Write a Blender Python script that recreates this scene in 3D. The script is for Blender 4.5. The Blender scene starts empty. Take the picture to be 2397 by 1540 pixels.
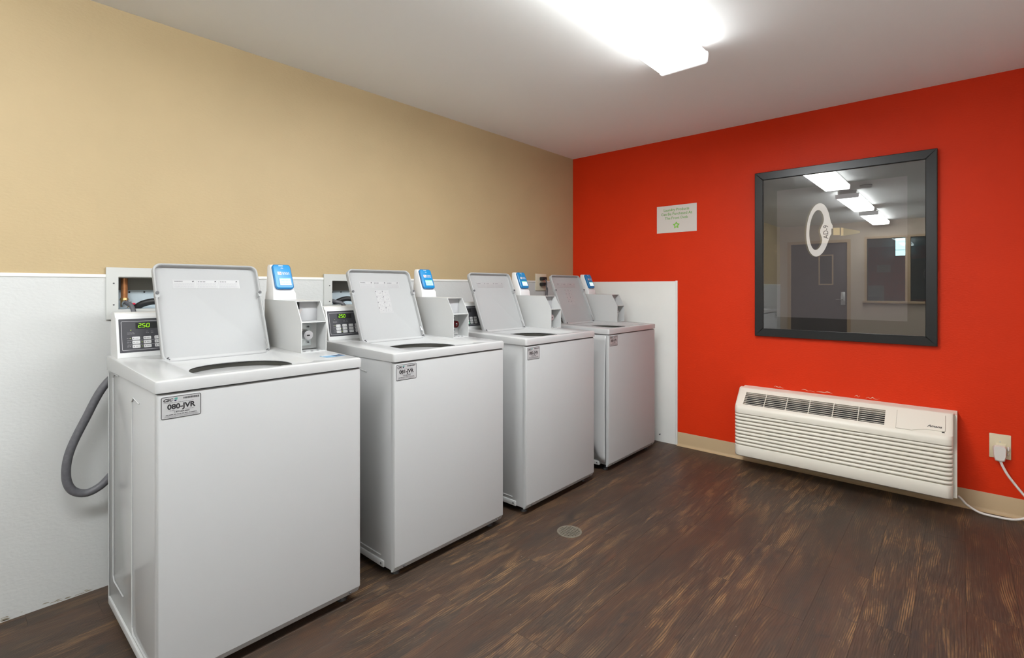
import bpy, bmesh, math, random
from mathutils import Vector, Matrix
R = math.radians
random.seed(7)
scn = bpy.context.scene
col = scn.collection

# ------------------------------------------------------------------ camera, world, exposure
cam_d = bpy.data.cameras.new('camera'); cam = bpy.data.objects.new('camera', cam_d); col.objects.link(cam)
cam.location = (-3.857, -2.675, 1.25)
cam.rotation_euler = (R(90), 0, R(41.631 - 90))
cam_d.sensor_fit = 'HORIZONTAL'; cam_d.sensor_width = 36.0
cam_d.lens = 36.0 * 1180.79 / 2397.0
cam_d.shift_y = -98.0 / 2397.0
cam_d.clip_start = 0.05; cam_d.clip_end = 60
scn.camera = cam

world = bpy.data.worlds.new('world'); scn.world = world; world.use_nodes = True
bg = world.node_tree.nodes['Background']
bg.inputs['Color'].default_value = (0.5, 0.55, 0.62, 1); bg.inputs['Strength'].default_value = 0.05

LAMP_E = 25.8
LAMP_SIDE = 64.0
LAMP_NEAR = 1.75        # the tube pair nearest the red wall is the brightest
LAMP_C = (0.955, 0.985, 1.0)
scn.view_settings.view_transform = 'Standard'
scn.view_settings.look = 'None'
scn.view_settings.gamma = 1.0
scn.view_settings.use_curve_mapping = False
scn.view_settings.exposure = 0.12

# ------------------------------------------------------------------ materials
def nd(nt, typ, loc=(0, 0), **kw):
    n = nt.nodes.new(typ)
    for k, v in kw.items(): setattr(n, k, v)
    return n

def mat(name, colr, rough=0.5, metal=0.0, spec=0.5, coat=0.0, bump=None, mottle=0.0, mscale=6.0, emis=None, emis_s=0.0):
    m = bpy.data.materials.new(name); m.use_nodes = True
    nt = m.node_tree; b = nt.nodes['Principled BSDF']
    b.inputs['Base Color'].default_value = (*colr, 1)
    b.inputs['Roughness'].default_value = rough
    b.inputs['Metallic'].default_value = metal
    b.inputs['Specular IOR Level'].default_value = spec
    b.inputs['Coat Weight'].default_value = coat
    b.inputs['Coat Roughness'].default_value = 0.08
    tc = nd(nt, 'ShaderNodeTexCoord')
    if mottle > 0:
        n = nd(nt, 'ShaderNodeTexNoise'); n.inputs['Scale'].default_value = mscale; n.inputs['Detail'].default_value = 4
        nt.links.new(tc.outputs['Object'], n.inputs['Vector'])
        r = nd(nt, 'ShaderNodeMapRange')
        r.inputs['From Min'].default_value = 0.3; r.inputs['From Max'].default_value = 0.7
        r.inputs['To Min'].default_value = 1 - mottle; r.inputs['To Max'].default_value = 1 + mottle
        nt.links.new(n.outputs['Fac'], r.inputs['Value'])
        mx = nd(nt, 'ShaderNodeVectorMath', operation='SCALE')
        mx.inputs[0].default_value = colr
        nt.links.new(r.outputs['Result'], mx.inputs['Scale'])
        nt.links.new(mx.outputs['Vector'], b.inputs['Base Color'])
    if bump:
        sc, stren, dist = bump
        mp = nd(nt, 'ShaderNodeMapping'); mp.inputs['Scale'].default_value = sc
        nt.links.new(tc.outputs['Object'], mp.inputs['Vector'])
        n = nd(nt, 'ShaderNodeTexNoise'); n.inputs['Scale'].default_value = 1.0; n.inputs['Detail'].default_value = 3; n.inputs['Roughness'].default_value = 0.45
        nt.links.new(mp.outputs['Vector'], n.inputs['Vector'])
        bp = nd(nt, 'ShaderNodeBump'); bp.inputs['Strength'].default_value = stren; bp.inputs['Distance'].default_value = dist
        nt.links.new(n.outputs['Fac'], bp.inputs['Height'])
        nt.links.new(bp.outputs['Normal'], b.inputs['Normal'])
    if emis:
        b.inputs['Emission Color'].default_value = (*emis, 1); b.inputs['Emission Strength'].default_value = emis_s
    return m

M = {}
M['tan'] = mat('tan_paint', (0.465, 0.358, 0.202), 0.55, spec=0.35, bump=((60, 60, 130), 0.20, 0.004), mottle=0.03, mscale=2.5)
M['red'] = mat('red_paint', (0.68, 0.034, 0.004), 0.50, spec=0.2, bump=((95, 70, 130), 0.17, 0.004), mottle=0.03, mscale=2.5)
M['panel'] = mat('white_wall_panel', (0.60, 0.61, 0.60), 0.42, spec=0.4, bump=((70, 70, 120), 0.28, 0.003))
M['panel_smooth'] = mat('white_wall_sheet', (0.82, 0.83, 0.80), 0.38, spec=0.4, mottle=0.015)
M['plate'] = mat('white_outlet_plate', (0.58, 0.59, 0.57), 0.4)
M['ceil'] = mat('ceiling_paint', (0.875, 0.89, 0.875), 0.9, spec=0.1, bump=((40, 40, 40), 0.08, 0.002))
M['base'] = mat('tan_vinyl_base', (0.52, 0.38, 0.22), 0.42)
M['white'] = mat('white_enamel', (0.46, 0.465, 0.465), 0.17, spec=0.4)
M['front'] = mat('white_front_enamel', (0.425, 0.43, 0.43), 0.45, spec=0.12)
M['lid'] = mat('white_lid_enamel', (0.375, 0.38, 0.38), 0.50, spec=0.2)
M['white_flat'] = mat('white_powder_coat', (0.54, 0.545, 0.54), 0.42, spec=0.4, bump=((400, 400, 400), 0.05, 0.001))
M['slide'] = mat('shade_toned_plate', (0.42, 0.42, 0.43), 0.5)  # shade under the coin box top is put into this grey
M['white_plastic'] = mat('white_plastic', (0.64, 0.645, 0.64), 0.35)
M['tower'] = mat('white_moulded_plastic', (0.72, 0.72, 0.72), 0.45)
M['gasket'] = mat('grey_rubber', (0.09, 0.09, 0.095), 0.6)
M['hole'] = mat('black_recess', (0.012, 0.012, 0.012), 0.8)
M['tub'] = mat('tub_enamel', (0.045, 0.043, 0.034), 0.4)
M['steel'] = mat('zinc_plate', (0.62, 0.66, 0.66), 0.38, metal=0.75, mottle=0.08, mscale=40)
M['lock_steel'] = mat('dull_lock_steel', (0.42, 0.42, 0.43), 0.3, metal=0.35)
M['chrome'] = mat('chrome', (0.80, 0.80, 0.81), 0.12, metal=1.0)
M['panel_black'] = mat('charcoal_overlay', (0.045, 0.045, 0.052), 0.35)
M['key_btn'] = mat('pale_grey_key', (0.60, 0.60, 0.60), 0.45)
M['ink'] = mat('black_ink', (0.012, 0.011, 0.014), 0.5)
M['ink_grey'] = mat('grey_ink', (0.22, 0.22, 0.23), 0.5)
M['ink_pale'] = mat('pale_grey_ink', (0.50, 0.50, 0.51), 0.5)
M['ink_mid'] = mat('soft_grey_ink', (0.27, 0.27, 0.28), 0.5)
M['ink_white'] = mat('white_ink', (0.65, 0.65, 0.65), 0.5)
M['ink_green'] = mat('green_ink', (0.14, 0.42, 0.06), 0.5)
M['ink_green2'] = mat('bright_green_ink', (0.22, 0.62, 0.05), 0.5)
M['logo_green'] = mat('teal_logo_ink', (0.08, 0.30, 0.26), 0.5)
M['logo_blue'] = mat('navy_logo_ink', (0.012, 0.015, 0.07), 0.5)
M['paper'] = mat('sticker_stock', (0.395, 0.395, 0.395), 0.4)
M['silver'] = mat('silver_sticker_stock', (0.43, 0.435, 0.44), 0.35)
M['sign'] = mat('sign_paper', (0.74, 0.70, 0.65), 0.5)
M['blue'] = mat('blue_plastic', (0.006, 0.22, 0.50), 0.35)
M['blue_dk'] = mat('deep_blue_plastic', (0.004, 0.15, 0.38), 0.35)
M['sticker_blue'] = mat('blue_sticker', (0.16, 0.33, 0.50), 0.25)
M['sticker_navy'] = mat('navy_sticker', (0.02, 0.06, 0.14), 0.25)
M['lcd'] = mat('lit_lcd', (0.35, 0.55, 0.75), 0.2, emis=(0.45, 0.72, 0.95), emis_s=0.45)
M['lcd_w'] = mat('bright_lcd', (0.5, 0.7, 0.8), 0.2, emis=(0.75, 0.92, 1.0), emis_s=0.85)
M['lcd_bar'] = mat('green_lcd_bar', (0.15, 0.5, 0.3), 0.2, emis=(0.2, 0.65, 0.35), emis_s=0.4)
M['led'] = mat('green_led_digits', (0.1, 0.3, 0.0), 0.4, emis=(0.36, 1.0, 0.0), emis_s=1.1)
M['led_dot'] = mat('yellow_led', (0.3, 0.4, 0.0), 0.4, emis=(0.65, 1.0, 0.1), emis_s=1.0)
M['led_off'] = mat('unlit_led', (0.25, 0.25, 0.24), 0.4)
M['pcb'] = mat('green_circuit', (0.0, 0.16, 0.07), 0.4)
M['redlock'] = mat('red_anodised_metal', (0.035, 0.003, 0.004), 0.25, metal=0.2)
M['copper'] = mat('copper', (0.55, 0.24, 0.10), 0.35, metal=0.8, mottle=0.2, mscale=60)
M['brass'] = mat('brass', (0.42, 0.28, 0.12), 0.35, metal=0.8)
M['redlever'] = mat('red_lever', (0.45, 0.01, 0.04), 0.4)
M['hose'] = mat('grey_rubber_hose', (0.105, 0.105, 0.115), 0.5, mottle=0.15, mscale=80)
M['black_rubber'] = mat('black_rubber', (0.014, 0.014, 0.015), 0.5)
M['boxliner'] = mat('pale_blue_liner', (0.50, 0.58, 0.62), 0.5)
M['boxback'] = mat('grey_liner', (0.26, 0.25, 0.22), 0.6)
M['almond'] = mat('almond_plastic', (0.66, 0.60, 0.46), 0.4)
M['ivory'] = mat('ivory_plastic', (0.74, 0.66, 0.46), 0.4)
M['ac'] = mat('cream_plastic', (0.84, 0.80, 0.70), 0.42)
M['ac_dark'] = mat('dark_vent_interior', (0.012, 0.012, 0.013), 0.6)
M['seam'] = mat('shadow_gap_plastic', (0.30, 0.27, 0.21), 0.6)
M['cord'] = mat('white_vinyl_cord', (0.78, 0.75, 0.70), 0.4)
M['frame'] = mat('black_satin_frame', (0.012, 0.014, 0.015), 0.32)
M['matboard'] = mat('charcoal_mat_board', (0.008, 0.0075, 0.006), 0.7)
M['print'] = mat('dark_print', (0.075, 0.066, 0.069), 0.6, mottle=0.06, mscale=3)
M['key_white'] = mat('printed_pale_metal', (0.95, 0.93, 0.89), 0.6)
M['key_shadow'] = mat('printed_shadow', (0.16, 0.14, 0.10), 0.6)
M['key_brass'] = mat('printed_brass', (0.62, 0.50, 0.26), 0.6)
M['key_dark'] = mat('printed_dark_metal', (0.07, 0.055, 0.04), 0.6)
M['key_fade'] = mat('printed_dull_brass', (0.26, 0.22, 0.12), 0.6)
M['drain'] = mat('cast_drain_metal', (0.17, 0.15, 0.115), 0.5, metal=0.3, mottle=0.15, mscale=60)
M['door'] = mat('dark_brown_door', (0.035, 0.025, 0.026), 0.5)
M['doorframe'] = mat('tan_door_frame', (0.42, 0.30, 0.17), 0.5)
M['pale'] = mat('off_white_paint', (0.86, 0.86, 0.84), 0.7, bump=((60, 60, 90), 0.2, 0.003))
M['backwall'] = mat('beige_paint', (0.50, 0.42, 0.33), 0.6, bump=((60, 60, 90), 0.2, 0.003))
M['corridor'] = mat('corridor_render', (0.10, 0.13, 0.14), 0.8)
M['lampframe'] = mat('dark_bronze', (0.02, 0.025, 0.03), 0.5)
M['lantern'] = mat('lantern_glass', (0.8, 0.9, 0.9), 0.4, emis=(0.62, 0.95, 1.0), emis_s=9.0)
M['fixture'] = mat('fixture_white', (0.72, 0.72, 0.69), 0.5)
M['lens'] = mat('lit_acrylic_lens', (0.9, 0.9, 0.9), 0.5, emis=LAMP_C, emis_s=LAMP_E)
M['lens_side'] = mat('lit_acrylic_lens_side', (0.9, 0.9, 0.9), 0.5, emis=LAMP_C, emis_s=LAMP_SIDE)
M['lens_new'] = mat('lit_new_acrylic_lens', (0.9, 0.9, 0.9), 0.5, emis=LAMP_C, emis_s=LAMP_E * LAMP_NEAR)
M['lens_side_new'] = mat('lit_new_acrylic_lens_side', (0.9, 0.9, 0.9), 0.5, emis=LAMP_C, emis_s=LAMP_SIDE * 0.15)
M['lens_end'] = mat('acrylic_end_cap', (0.85, 0.85, 0.83), 0.4, emis=LAMP_C, emis_s=0.55)
M['chip'] = mat('exposed_plaster', (0.80, 0.66, 0.50), 0.8)
M['scuff'] = mat('dirt_scuff', (0.33, 0.29, 0.22), 0.8)

def glass_pane(name, refl, tint=(1, 1, 1)):
    m = bpy.data.materials.new(name); m.use_nodes = True; nt = m.node_tree; nt.nodes.clear()
    o = nd(nt, 'ShaderNodeOutputMaterial'); mx = nd(nt, 'ShaderNodeMixShader')
    t = nd(nt, 'ShaderNodeBsdfTransparent'); t.inputs['Color'].default_value = (*tint, 1)
    g = nd(nt, 'ShaderNodeBsdfGlossy'); g.inputs['Roughness'].default_value = 0.0; g.inputs['Color'].default_value = (1, 1, 1, 1)
    mx.inputs['Fac'].default_value = refl
    nt.links.new(t.outputs[0], mx.inputs[1]); nt.links.new(g.outputs[0], mx.inputs[2]); nt.links.new(mx.outputs[0], o.inputs['Surface'])
    return m
M['glass'] = glass_pane('picture_glass', 0.19)
M['winglass'] = glass_pane('window_glass', 0.08, (0.85, 0.95, 0.95))

def wood():
    m = bpy.data.materials.new('dark_vinyl_plank'); m.use_nodes = True
    nt = m.node_tree; L = nt.links.new; b = nt.nodes['Principled BSDF']
    g = nd(nt, 'ShaderNodeNewGeometry'); oi = nd(nt, 'ShaderNodeObjectInfo')
    off = nd(nt, 'ShaderNodeCombineXYZ')
    mu = nd(nt, 'ShaderNodeMath', operation='MULTIPLY'); mu.inputs[1].default_value = 53.0; L(oi.outputs['Random'], mu.inputs[0])
    mu2 = nd(nt, 'ShaderNodeMath', operation='MULTIPLY'); mu2.inputs[1].default_value = 17.0; L(oi.outputs['Random'], mu2.inputs[0])
    L(mu.outputs[0], off.inputs[0]); L(mu2.outputs[0], off.inputs[1])
    add = nd(nt, 'ShaderNodeVectorMath', operation='ADD'); L(g.outputs['Position'], add.inputs[0]); L(off.outputs[0], add.inputs[1])
    P = add.outputs['Vector']
    def noise(scale, vec, detail=5, rough=0.55, dist=0.0):
        mp = nd(nt, 'ShaderNodeMapping'); mp.inputs['Scale'].default_value = scale; L(vec, mp.inputs['Vector'])
        n = nd(nt, 'ShaderNodeTexNoise'); n.inputs['Scale'].default_value = 1.0; n.inputs['Detail'].default_value = detail
        n.inputs['Roughness'].default_value = rough; n.inputs['Distortion'].default_value = dist
        L(mp.outputs[0], n.inputs['Vector']); return n.outputs['Fac']
    def ramp(fac, stops):
        r = nd(nt, 'ShaderNodeValToRGB'); cr = r.color_ramp
        while len(cr.elements) < len(stops): cr.elements.new(0.5)
        for e, (p, c) in zip(cr.elements, stops): e.position = p; e.color = (*c, 1) if len(c) == 3 else c
        L(fac, r.inputs['Fac']); return r.outputs['Color']
    def mix(fac, a, c, mode='MIX'):
        x = nd(nt, 'ShaderNodeMix'); x.data_type = 'RGBA'; x.blend_type = mode
        if isinstance(fac, float): x.inputs['Factor'].default_value = fac
        else: L(fac, x.inputs['Factor'])
        for i, v in ((6, a), (7, c)):
            if isinstance(v, tuple): x.inputs[i].default_value = (*v, 1)
            else: L(v, x.inputs[i])
        return x.outputs[2]
    def mul(a, c):
        x = nd(nt, 'ShaderNodeMath', operation='MULTIPLY')
        for i, v in ((0, a), (1, c)):
            if isinstance(v, float): x.inputs[i].default_value = v
            else: L(v, x.inputs[i])
        return x.outputs[0]
    W = g.outputs['Position']
    base = ramp(noise((1.9, 6, 1), W, 5, 0.66, 0.7), [(0.30, (0.040, 0.030, 0.024)), (0.45, (0.054, 0.037, 0.027)), (0.58, (0.070, 0.038, 0.024)), (0.72, (0.072, 0.050, 0.035))])
    # warped coordinate for the wandering grain lines
    wn = nd(nt, 'ShaderNodeMapping'); wn.inputs['Scale'].default_value = (0.95, 3.2, 1); L(P, wn.inputs['Vector'])
    wt = nd(nt, 'ShaderNodeTexNoise'); wt.inputs['Scale'].default_value = 1.0; wt.inputs['Detail'].default_value = 1.6
    L(wn.outputs[0], wt.inputs['Vector'])
    sep = nd(nt, 'ShaderNodeSeparateXYZ'); L(P, sep.inputs[0])
    wa = nd(nt, 'ShaderNodeMath', operation='MULTIPLY_ADD'); L(wt.outputs['Fac'], wa.inputs[0]); wa.inputs[1].default_value = 0.13; L(sep.outputs['Y'], wa.inputs[2])
    sn = nd(nt, 'ShaderNodeMath', operation='MULTIPLY'); L(wa.outputs[0], sn.inputs[0]); sn.inputs[1].default_value = 2 * math.pi / 0.0072
    si = nd(nt, 'ShaderNodeMath', operation='SINE'); L(sn.outputs[0], si.inputs[0])
    line = nd(nt, 'ShaderNodeMapRange'); line.inputs['From Min'].default_value = -0.2; line.inputs['From Max'].default_value = 0.8; L(si.outputs[0], line.inputs['Value'])
    fine = ramp(noise((9, 230, 1), P, 3, 0.62), [(0.44, (0, 0, 0)), (0.68, (1, 1, 1))])
    finedk = ramp(noise((7, 150, 1), P, 3, 0.62), [(0.36, (1, 1, 1)), (0.52, (0, 0, 0))])
    patch = ramp(noise((3.6, 24, 1), P, 4, 0.70, 0.5), [(0.51, (0, 0, 0)), (0.69, (1, 1, 1))])
    broad = ramp(noise((1.1, 3.4, 1), W, 2, 0.5), [(0.38, (0.15, 0.15, 0.15)), (0.60, (1, 1, 1))])
    gm = ramp(noise((2.0, 6, 1), P, 2, 0.5), [(0.40, (0.15, 0.15, 0.15)), (0.62, (1, 1, 1))])
    c = mix(mul(mul(line.outputs[0], gm), 0.30), base, (0.026, 0.019, 0.015))
    c = mix(mul(finedk, 0.35), c, (0.030, 0.022, 0.018))
    c = mix(mul(mul(fine, broad), 0.50), c, (0.150, 0.094, 0.058))
    inv = nd(nt, 'ShaderNodeMath', operation='SUBTRACT'); inv.inputs[0].default_value = 1.0; L(line.outputs[0], inv.inputs[1])
    streak = mul(mul(mul(inv.outputs[0], patch), broad), 0.85)
    c = mix(streak, c, (0.33, 0.185, 0.080))
    blotch = ramp(noise((3.4, 20, 1), P, 4, 0.68, 0.4), [(0.58, (0, 0, 0)), (0.72, (1, 1, 1))])
    c = mix(mul(blotch, 0.42), c, (0.135, 0.058, 0.030))
    knot = ramp(noise((6.0, 14.0, 1), P, 3, 0.6, 1.2), [(0.28, (1, 1, 1)), (0.38, (0, 0, 0))])
    c = mix(mul(knot, 0.6), c, (0.030, 0.027, 0.027))
    # plank to plank variation
    hv = nd(nt, 'ShaderNodeMapRange'); L(oi.outputs['Random'], hv.inputs['Value']); hv.inputs['To Min'].default_value = 0.80; hv.inputs['To Max'].default_value = 0.96
    sc = nd(nt, 'ShaderNodeVectorMath', operation='SCALE'); L(c, sc.inputs[0]); L(hv.outputs[0], sc.inputs['Scale'])
    # pale specks of dust
    vo = nd(nt, 'ShaderNodeTexVoronoi'); vo.inputs['Scale'].default_value = 16.0; L(g.outputs['Position'], vo.inputs['Vector'])
    sp = ramp(vo.outputs['Distance'], [(0.022, (1, 1, 1)), (0.034, (0, 0, 0))])
    c2 = mix(mul(sp, 0.5), sc.outputs['Vector'], (0.40, 0.36, 0.30))
    L(c2, b.inputs['Base Color'])
    rr = nd(nt, 'ShaderNodeMapRange'); L(noise((2, 6, 1), P, 3), rr.inputs['Value']); rr.inputs['To Min'].default_value = 0.34; rr.inputs['To Max'].default_value = 0.56
    L(rr.outputs[0], b.inputs['Roughness'])
    b.inputs['Specular IOR Level'].default_value = 0.34
    bp = nd(nt, 'ShaderNodeBump'); bp.inputs['Strength'].default_value = 0.22; bp.inputs['Distance'].default_value = 0.0012; bp.invert = True
    L(line.outputs[0], bp.inputs['Height']); L(bp.outputs[0], b.inputs['Normal'])
    return m
M['wood'] = wood()

# ------------------------------------------------------------------ mesh helpers
_textcache = {}
def text_geo(s, bold=0.0, shear=0.0):
    k = (s, bold, shear)
    if k not in _textcache:
        cu = bpy.data.curves.new('t', 'FONT'); cu.body = s; cu.size = 1.0; cu.offset = bold; cu.shear = shear
        cu.align_x = 'CENTER'; cu.align_y = 'CENTER'; cu.resolution_u = 3
        o = bpy.data.objects.new('t', cu); col.objects.link(o)
        dg = bpy.context.evaluated_depsgraph_get(); me = o.evaluated_get(dg).to_mesh()
        vs = [tuple(v.co) for v in me.vertices]; fs = [tuple(p.vertices) for p in me.polygons]
        o.evaluated_get(dg).to_mesh_clear(); bpy.data.objects.remove(o); bpy.data.curves.remove(cu)
        _textcache[k] = (vs, fs)
    return _textcache[k]

def catmull(pts, n=6):
    pts = [Vector(p) for p in pts]; out = []
    q = [pts[0] * 2 - pts[1]] + pts + [pts[-1] * 2 - pts[-2]]
    for i in range(1, len(q) - 2):
        p0, p1, p2, p3 = q[i - 1:i + 3]
        for k in range(n):
            t = k / n
            out.append(0.5 * ((2 * p1) + (p2 - p0) * t + (2 * p0 - 5 * p1 + 4 * p2 - p3) * t * t + (3 * p1 - p0 - 3 * p2 + p3) * t ** 3))
    out.append(pts[-1]); return out

def rrect(cx, cy, w, h, r, k=5):
    """rounded rectangle loop, 4*(k+1) points, counter-clockwise"""
    out = []
    r = min(r, w / 2, h / 2)
    for q, (sx, sy) in enumerate(((1, 1), (-1, 1), (-1, -1), (1, -1))):
        for i in range(k + 1):
            a = R(90 * q + 90 * i / k)
            out.append((cx + sx * (w / 2 - r) + r * math.cos(a), cy + sy * (h / 2 - r) + r * math.sin(a)))
    return out

class MB:
    def __init__(s, m=None):
        s.v = []; s.f = []; s.mi = []; s.mats = []; s.cur = 0
        if m: s.use(m)
    def use(s, m):
        if m not in s.mats: s.mats.append(m)
        s.cur = s.mats.index(m); return s
    def add(s, vs, fs):
        o = len(s.v); s.v += [tuple(v) for v in vs]
        for f in fs: s.f.append(tuple(o + i for i in f)); s.mi.append(s.cur)
        return s
    def box(s, x0, x1, y0, y1, z0, z1, bev=0.0, seg=2):
        x0, x1 = min(x0, x1), max(x0, x1); y0, y1 = min(y0, y1), max(y0, y1); z0, z1 = min(z0, z1), max(z0, z1)
        if bev <= 0:
            vs = [(x, y, z) for z in (z0, z1) for y in (y0, y1) for x in (x0, x1)]
            return s.add(vs, [(0, 2, 3, 1), (4, 5, 7, 6), (0, 1, 5, 4), (2, 6, 7, 3), (0, 4, 6, 2), (1, 3, 7, 5)])
        bm = bmesh.new(); bmesh.ops.create_cube(bm, size=1)
        for v in bm.verts: v.co = ((x0 + x1) / 2 + v.co.x * (x1 - x0), (y0 + y1) / 2 + v.co.y * (y1 - y0), (z0 + z1) / 2 + v.co.z * (z1 - z0))
        bev = min(bev, 0.49 * min(x1 - x0, y1 - y0, z1 - z0))
        bmesh.ops.bevel(bm, geom=list(bm.edges), offset=bev, segments=seg, affect='EDGES', profile=0.5)
        return s.bm(bm)
    def bm(s, bm):
        bm.verts.index_update(); s.add([v.co.copy() for v in bm.verts], [[v.index for v in f.verts] for f in bm.faces]); bm.free(); return s
    def prism(s, poly, fn0, fn1):
        """poly: list of 2d points; fn0/fn1 map (a,b) to 3d for both ends"""
        n = len(poly); vs = [fn0(*p) for p in poly] + [fn1(*p) for p in poly]
        fs = [tuple(range(n))[::-1], tuple(range(n, 2 * n))] + [(i, (i + 1) % n, n + (i + 1) % n, n + i) for i in range(n)]
        return s.add(vs, fs)
    def prism_x(s, poly, x0, x1): return s.prism(poly, lambda a, b: (x0, a, b), lambda a, b: (x1, a, b))
    def loops(s, lps, cap0=False, cap1=False):
        n = len(lps[0]); vs = [p for l in lps for p in l]; fs = []
        for j in range(len(lps) - 1):
            for i in range(n): fs.append((j * n + i, j * n + (i + 1) % n, (j + 1) * n + (i + 1) % n, (j + 1) * n + i))
        if cap0: fs.append(tuple(range(n))[::-1])
        if cap1: fs.append(tuple(range((len(lps) - 1) * n, len(lps) * n)))
        return s.add(vs, fs)
    def cyl(s, p0, p1, r0, r1=None, n=16, caps=True):
        r1 = r0 if r1 is None else r1
        p0 = Vector(p0); p1 = Vector(p1); d = (p1 - p0).normalized()
        a = d.orthogonal().normalized(); b = d.cross(a)
        L = [[p + (a * math.cos(2 * math.pi * i / n) + b * math.sin(2 * math.pi * i / n)) * r for i in range(n)] for p, r in ((p0, r0), (p1, r1))]
        return s.loops(L, caps, caps)
    def tube(s, path, r, n=8, smooth=6):
        pts = catmull(path, smooth) if smooth else [Vector(p) for p in path]
        a = None; L = []
        for i, p in enumerate(pts):
            d = (pts[min(i + 1, len(pts) - 1)] - pts[max(i - 1, 0)]).normalized()
            a = d.orthogonal().normalized() if a is None else (a - d * a.dot(d)).normalized()
            b = d.cross(a)
            L.append([p + (a * math.cos(2 * math.pi * k / n) + b * math.sin(2 * math.pi * k / n)) * r for k in range(n)])
        return s.loops(L, True, True)
    def lathe(s, prof, c, n=24):
        L = [[(c[0] + r * math.cos(2 * math.pi * i / n), c[1] + r * math.sin(2 * math.pi * i / n), c[2] + z) for i in range(n)] for r, z in prof]
        return s.loops(L, True, True)
    def text(s, st, size, pos, xd, yd, bold=0.0, shear=0.0, sx=1.0):
        vs, fs = text_geo(st, bold, shear); p = Vector(pos); xd = Vector(xd); yd = Vector(yd)
        return s.add([p + xd * (v[0] * size * sx) + yd * (v[1] * size) for v in vs], fs)
    def quad(s, a, b, c, d): return s.add([a, b, c, d], [(0, 1, 2, 3)])
    def build(s, name, parent=None, flat=False, ang=38):
        me = bpy.data.meshes.new(name); me.from_pydata([tuple(v) for v in s.v], [], s.f)
        for m in s.mats: me.materials.append(m)
        me.polygons.foreach_set('material_index', s.mi)
        bm = bmesh.new(); bm.from_mesh(me); bmesh.ops.recalc_face_normals(bm, faces=bm.faces) if not flat else None; bm.to_mesh(me); bm.free()
        if not flat:
            me.polygons.foreach_set('use_smooth', [True] * len(me.polygons)); me.set_sharp_from_angle(angle=R(ang))
        me.update()
        o = bpy.data.objects.new(name, me); col.objects.link(o)
        if parent: o.parent = parent
        return o

def thing(name, label, cat, loc=(0, 0, 0), group=None):
    o = bpy.data.objects.new(name, None); o.empty_display_size = 0.05; col.objects.link(o); o.location = loc
    return tag(o, label, cat, group)
def tag(o, label, cat, group=None):
    o['label'] = label; o['category'] = cat
    if group: o['group'] = group
    return o
def struct(o, label=None, cat=None):
    o['kind'] = 'structure'
    if label: o['label'] = label
    if cat: o['category'] = cat
    return o
def lab(o, label): o['label'] = label; return o

class Plane:
    """2d drawing surface in 3d: point(u, h, n)"""
    def __init__(s, o, xd, yd):
        s.o = Vector(o); s.x = Vector(xd).normalized(); s.y = Vector(yd).normalized(); s.n = s.x.cross(s.y)
    def p(s, a, b, n=0.0): return s.o + s.x * a + s.y * b + s.n * n
def slab(mb, pl, a0, a1, b0, b1, n0, n1, r=0.0, k=3):
    lp = rrect((a0 + a1) / 2, (b0 + b1) / 2, a1 - a0, b1 - b0, max(r, 1e-5), k) if r > 0 else [(a0, b0), (a1, b0), (a1, b1), (a0, b1)]
    return mb.loops([[pl.p(a, b, n0) for a, b in lp], [pl.p(a, b, n1) for a, b in lp]], True, True)
def frame_line(mb, pl, a0, a1, b0, b1, w, n0, n1, r=0.003, k=4):
    o = rrect((a0 + a1) / 2, (b0 + b1) / 2, a1 - a0, b1 - b0, r, k); i = rrect((a0 + a1) / 2, (b0 + b1) / 2, a1 - a0 - 2 * w, b1 - b0 - 2 * w, max(r - w, 1e-4), k)
    return mb.loops([[pl.p(a, b, n0) for a, b in o], [pl.p(a, b, n1) for a, b in o], [pl.p(a, b, n1) for a, b in i], [pl.p(a, b, n0) for a, b in i]])
def ptext(mb, pl, st, size, a, b, n=0.0006, bold=0.0, shear=0.0, sx=1.0): return mb.text(st, size, pl.p(a, b, n), pl.x, pl.y, bold, shear, sx)

# ------------------------------------------------------------------ room shell
RX0, RX1, RY0, RY1, HZ = -7.2, 0.0, -3.3, 0.0, 2.43
T = 0.12
def holed(mb, axis, face, back, a0, a1, z0, z1, holes):
    """wall slab on a plane with rectangular holes; axis 'x' -> the wall runs along x (face/back are y)"""
    A = sorted({a0, a1} | {h[0] for h in holes} | {h[1] for h in holes}); Z = sorted({z0, z1} | {h[2] for h in holes} | {h[3] for h in holes})
    for i in range(len(A) - 1):
        for j in range(len(Z) - 1):
            ca, cz = (A[i] + A[i + 1]) / 2, (Z[j] + Z[j + 1]) / 2
            if any(h[0] < ca < h[1] and h[2] < cz < h[3] for h in holes): continue
            if axis == 'x': mb.box(A[i], A[i + 1], face, back, Z[j], Z[j + 1])
            else: mb.box(face, back, A[i], A[i + 1], Z[j], Z[j + 1])
    return mb
VB = [(-3.372, -2.99, 1.152, 1.298), (-2.400, -2.02, 1.146, 1.290)]
struct(holed(MB(M['tan']), 'x', RY1, RY1 + T, RX0 - T, RX1 + T, 0, HZ, VB).build('wall_left'), 'tan textured wall behind the row of washers', 'wall')
struct(MB(M['red']).box(RX1, RX1 + T, RY0 - T, RY1, 0, HZ).build('wall_right'), 'red textured wall with the framed picture', 'wall')
WIN = (-2.70, -1.42, 1.005, 2.115); DOOR = (-1.165, -0.145, -0.01, 2.12)
struct(holed(MB(M['backwall']), 'y', RX0, RX0 - T, RY0 - T, RY1, 0, HZ, [WIN, DOOR]).build('wall_back'), 'beige wall with door and window seen mirrored in the picture glass', 'wall')
struct(MB(M['pale']).box(RX0 - T, RX1 + T, RY0 - T, RY0, 0, HZ).build('wall_front'), 'unseen off-white wall beside the camera, set close for bounce light', 'wall')  # unseen wall, placed close and kept pale to bounce light back
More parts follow.
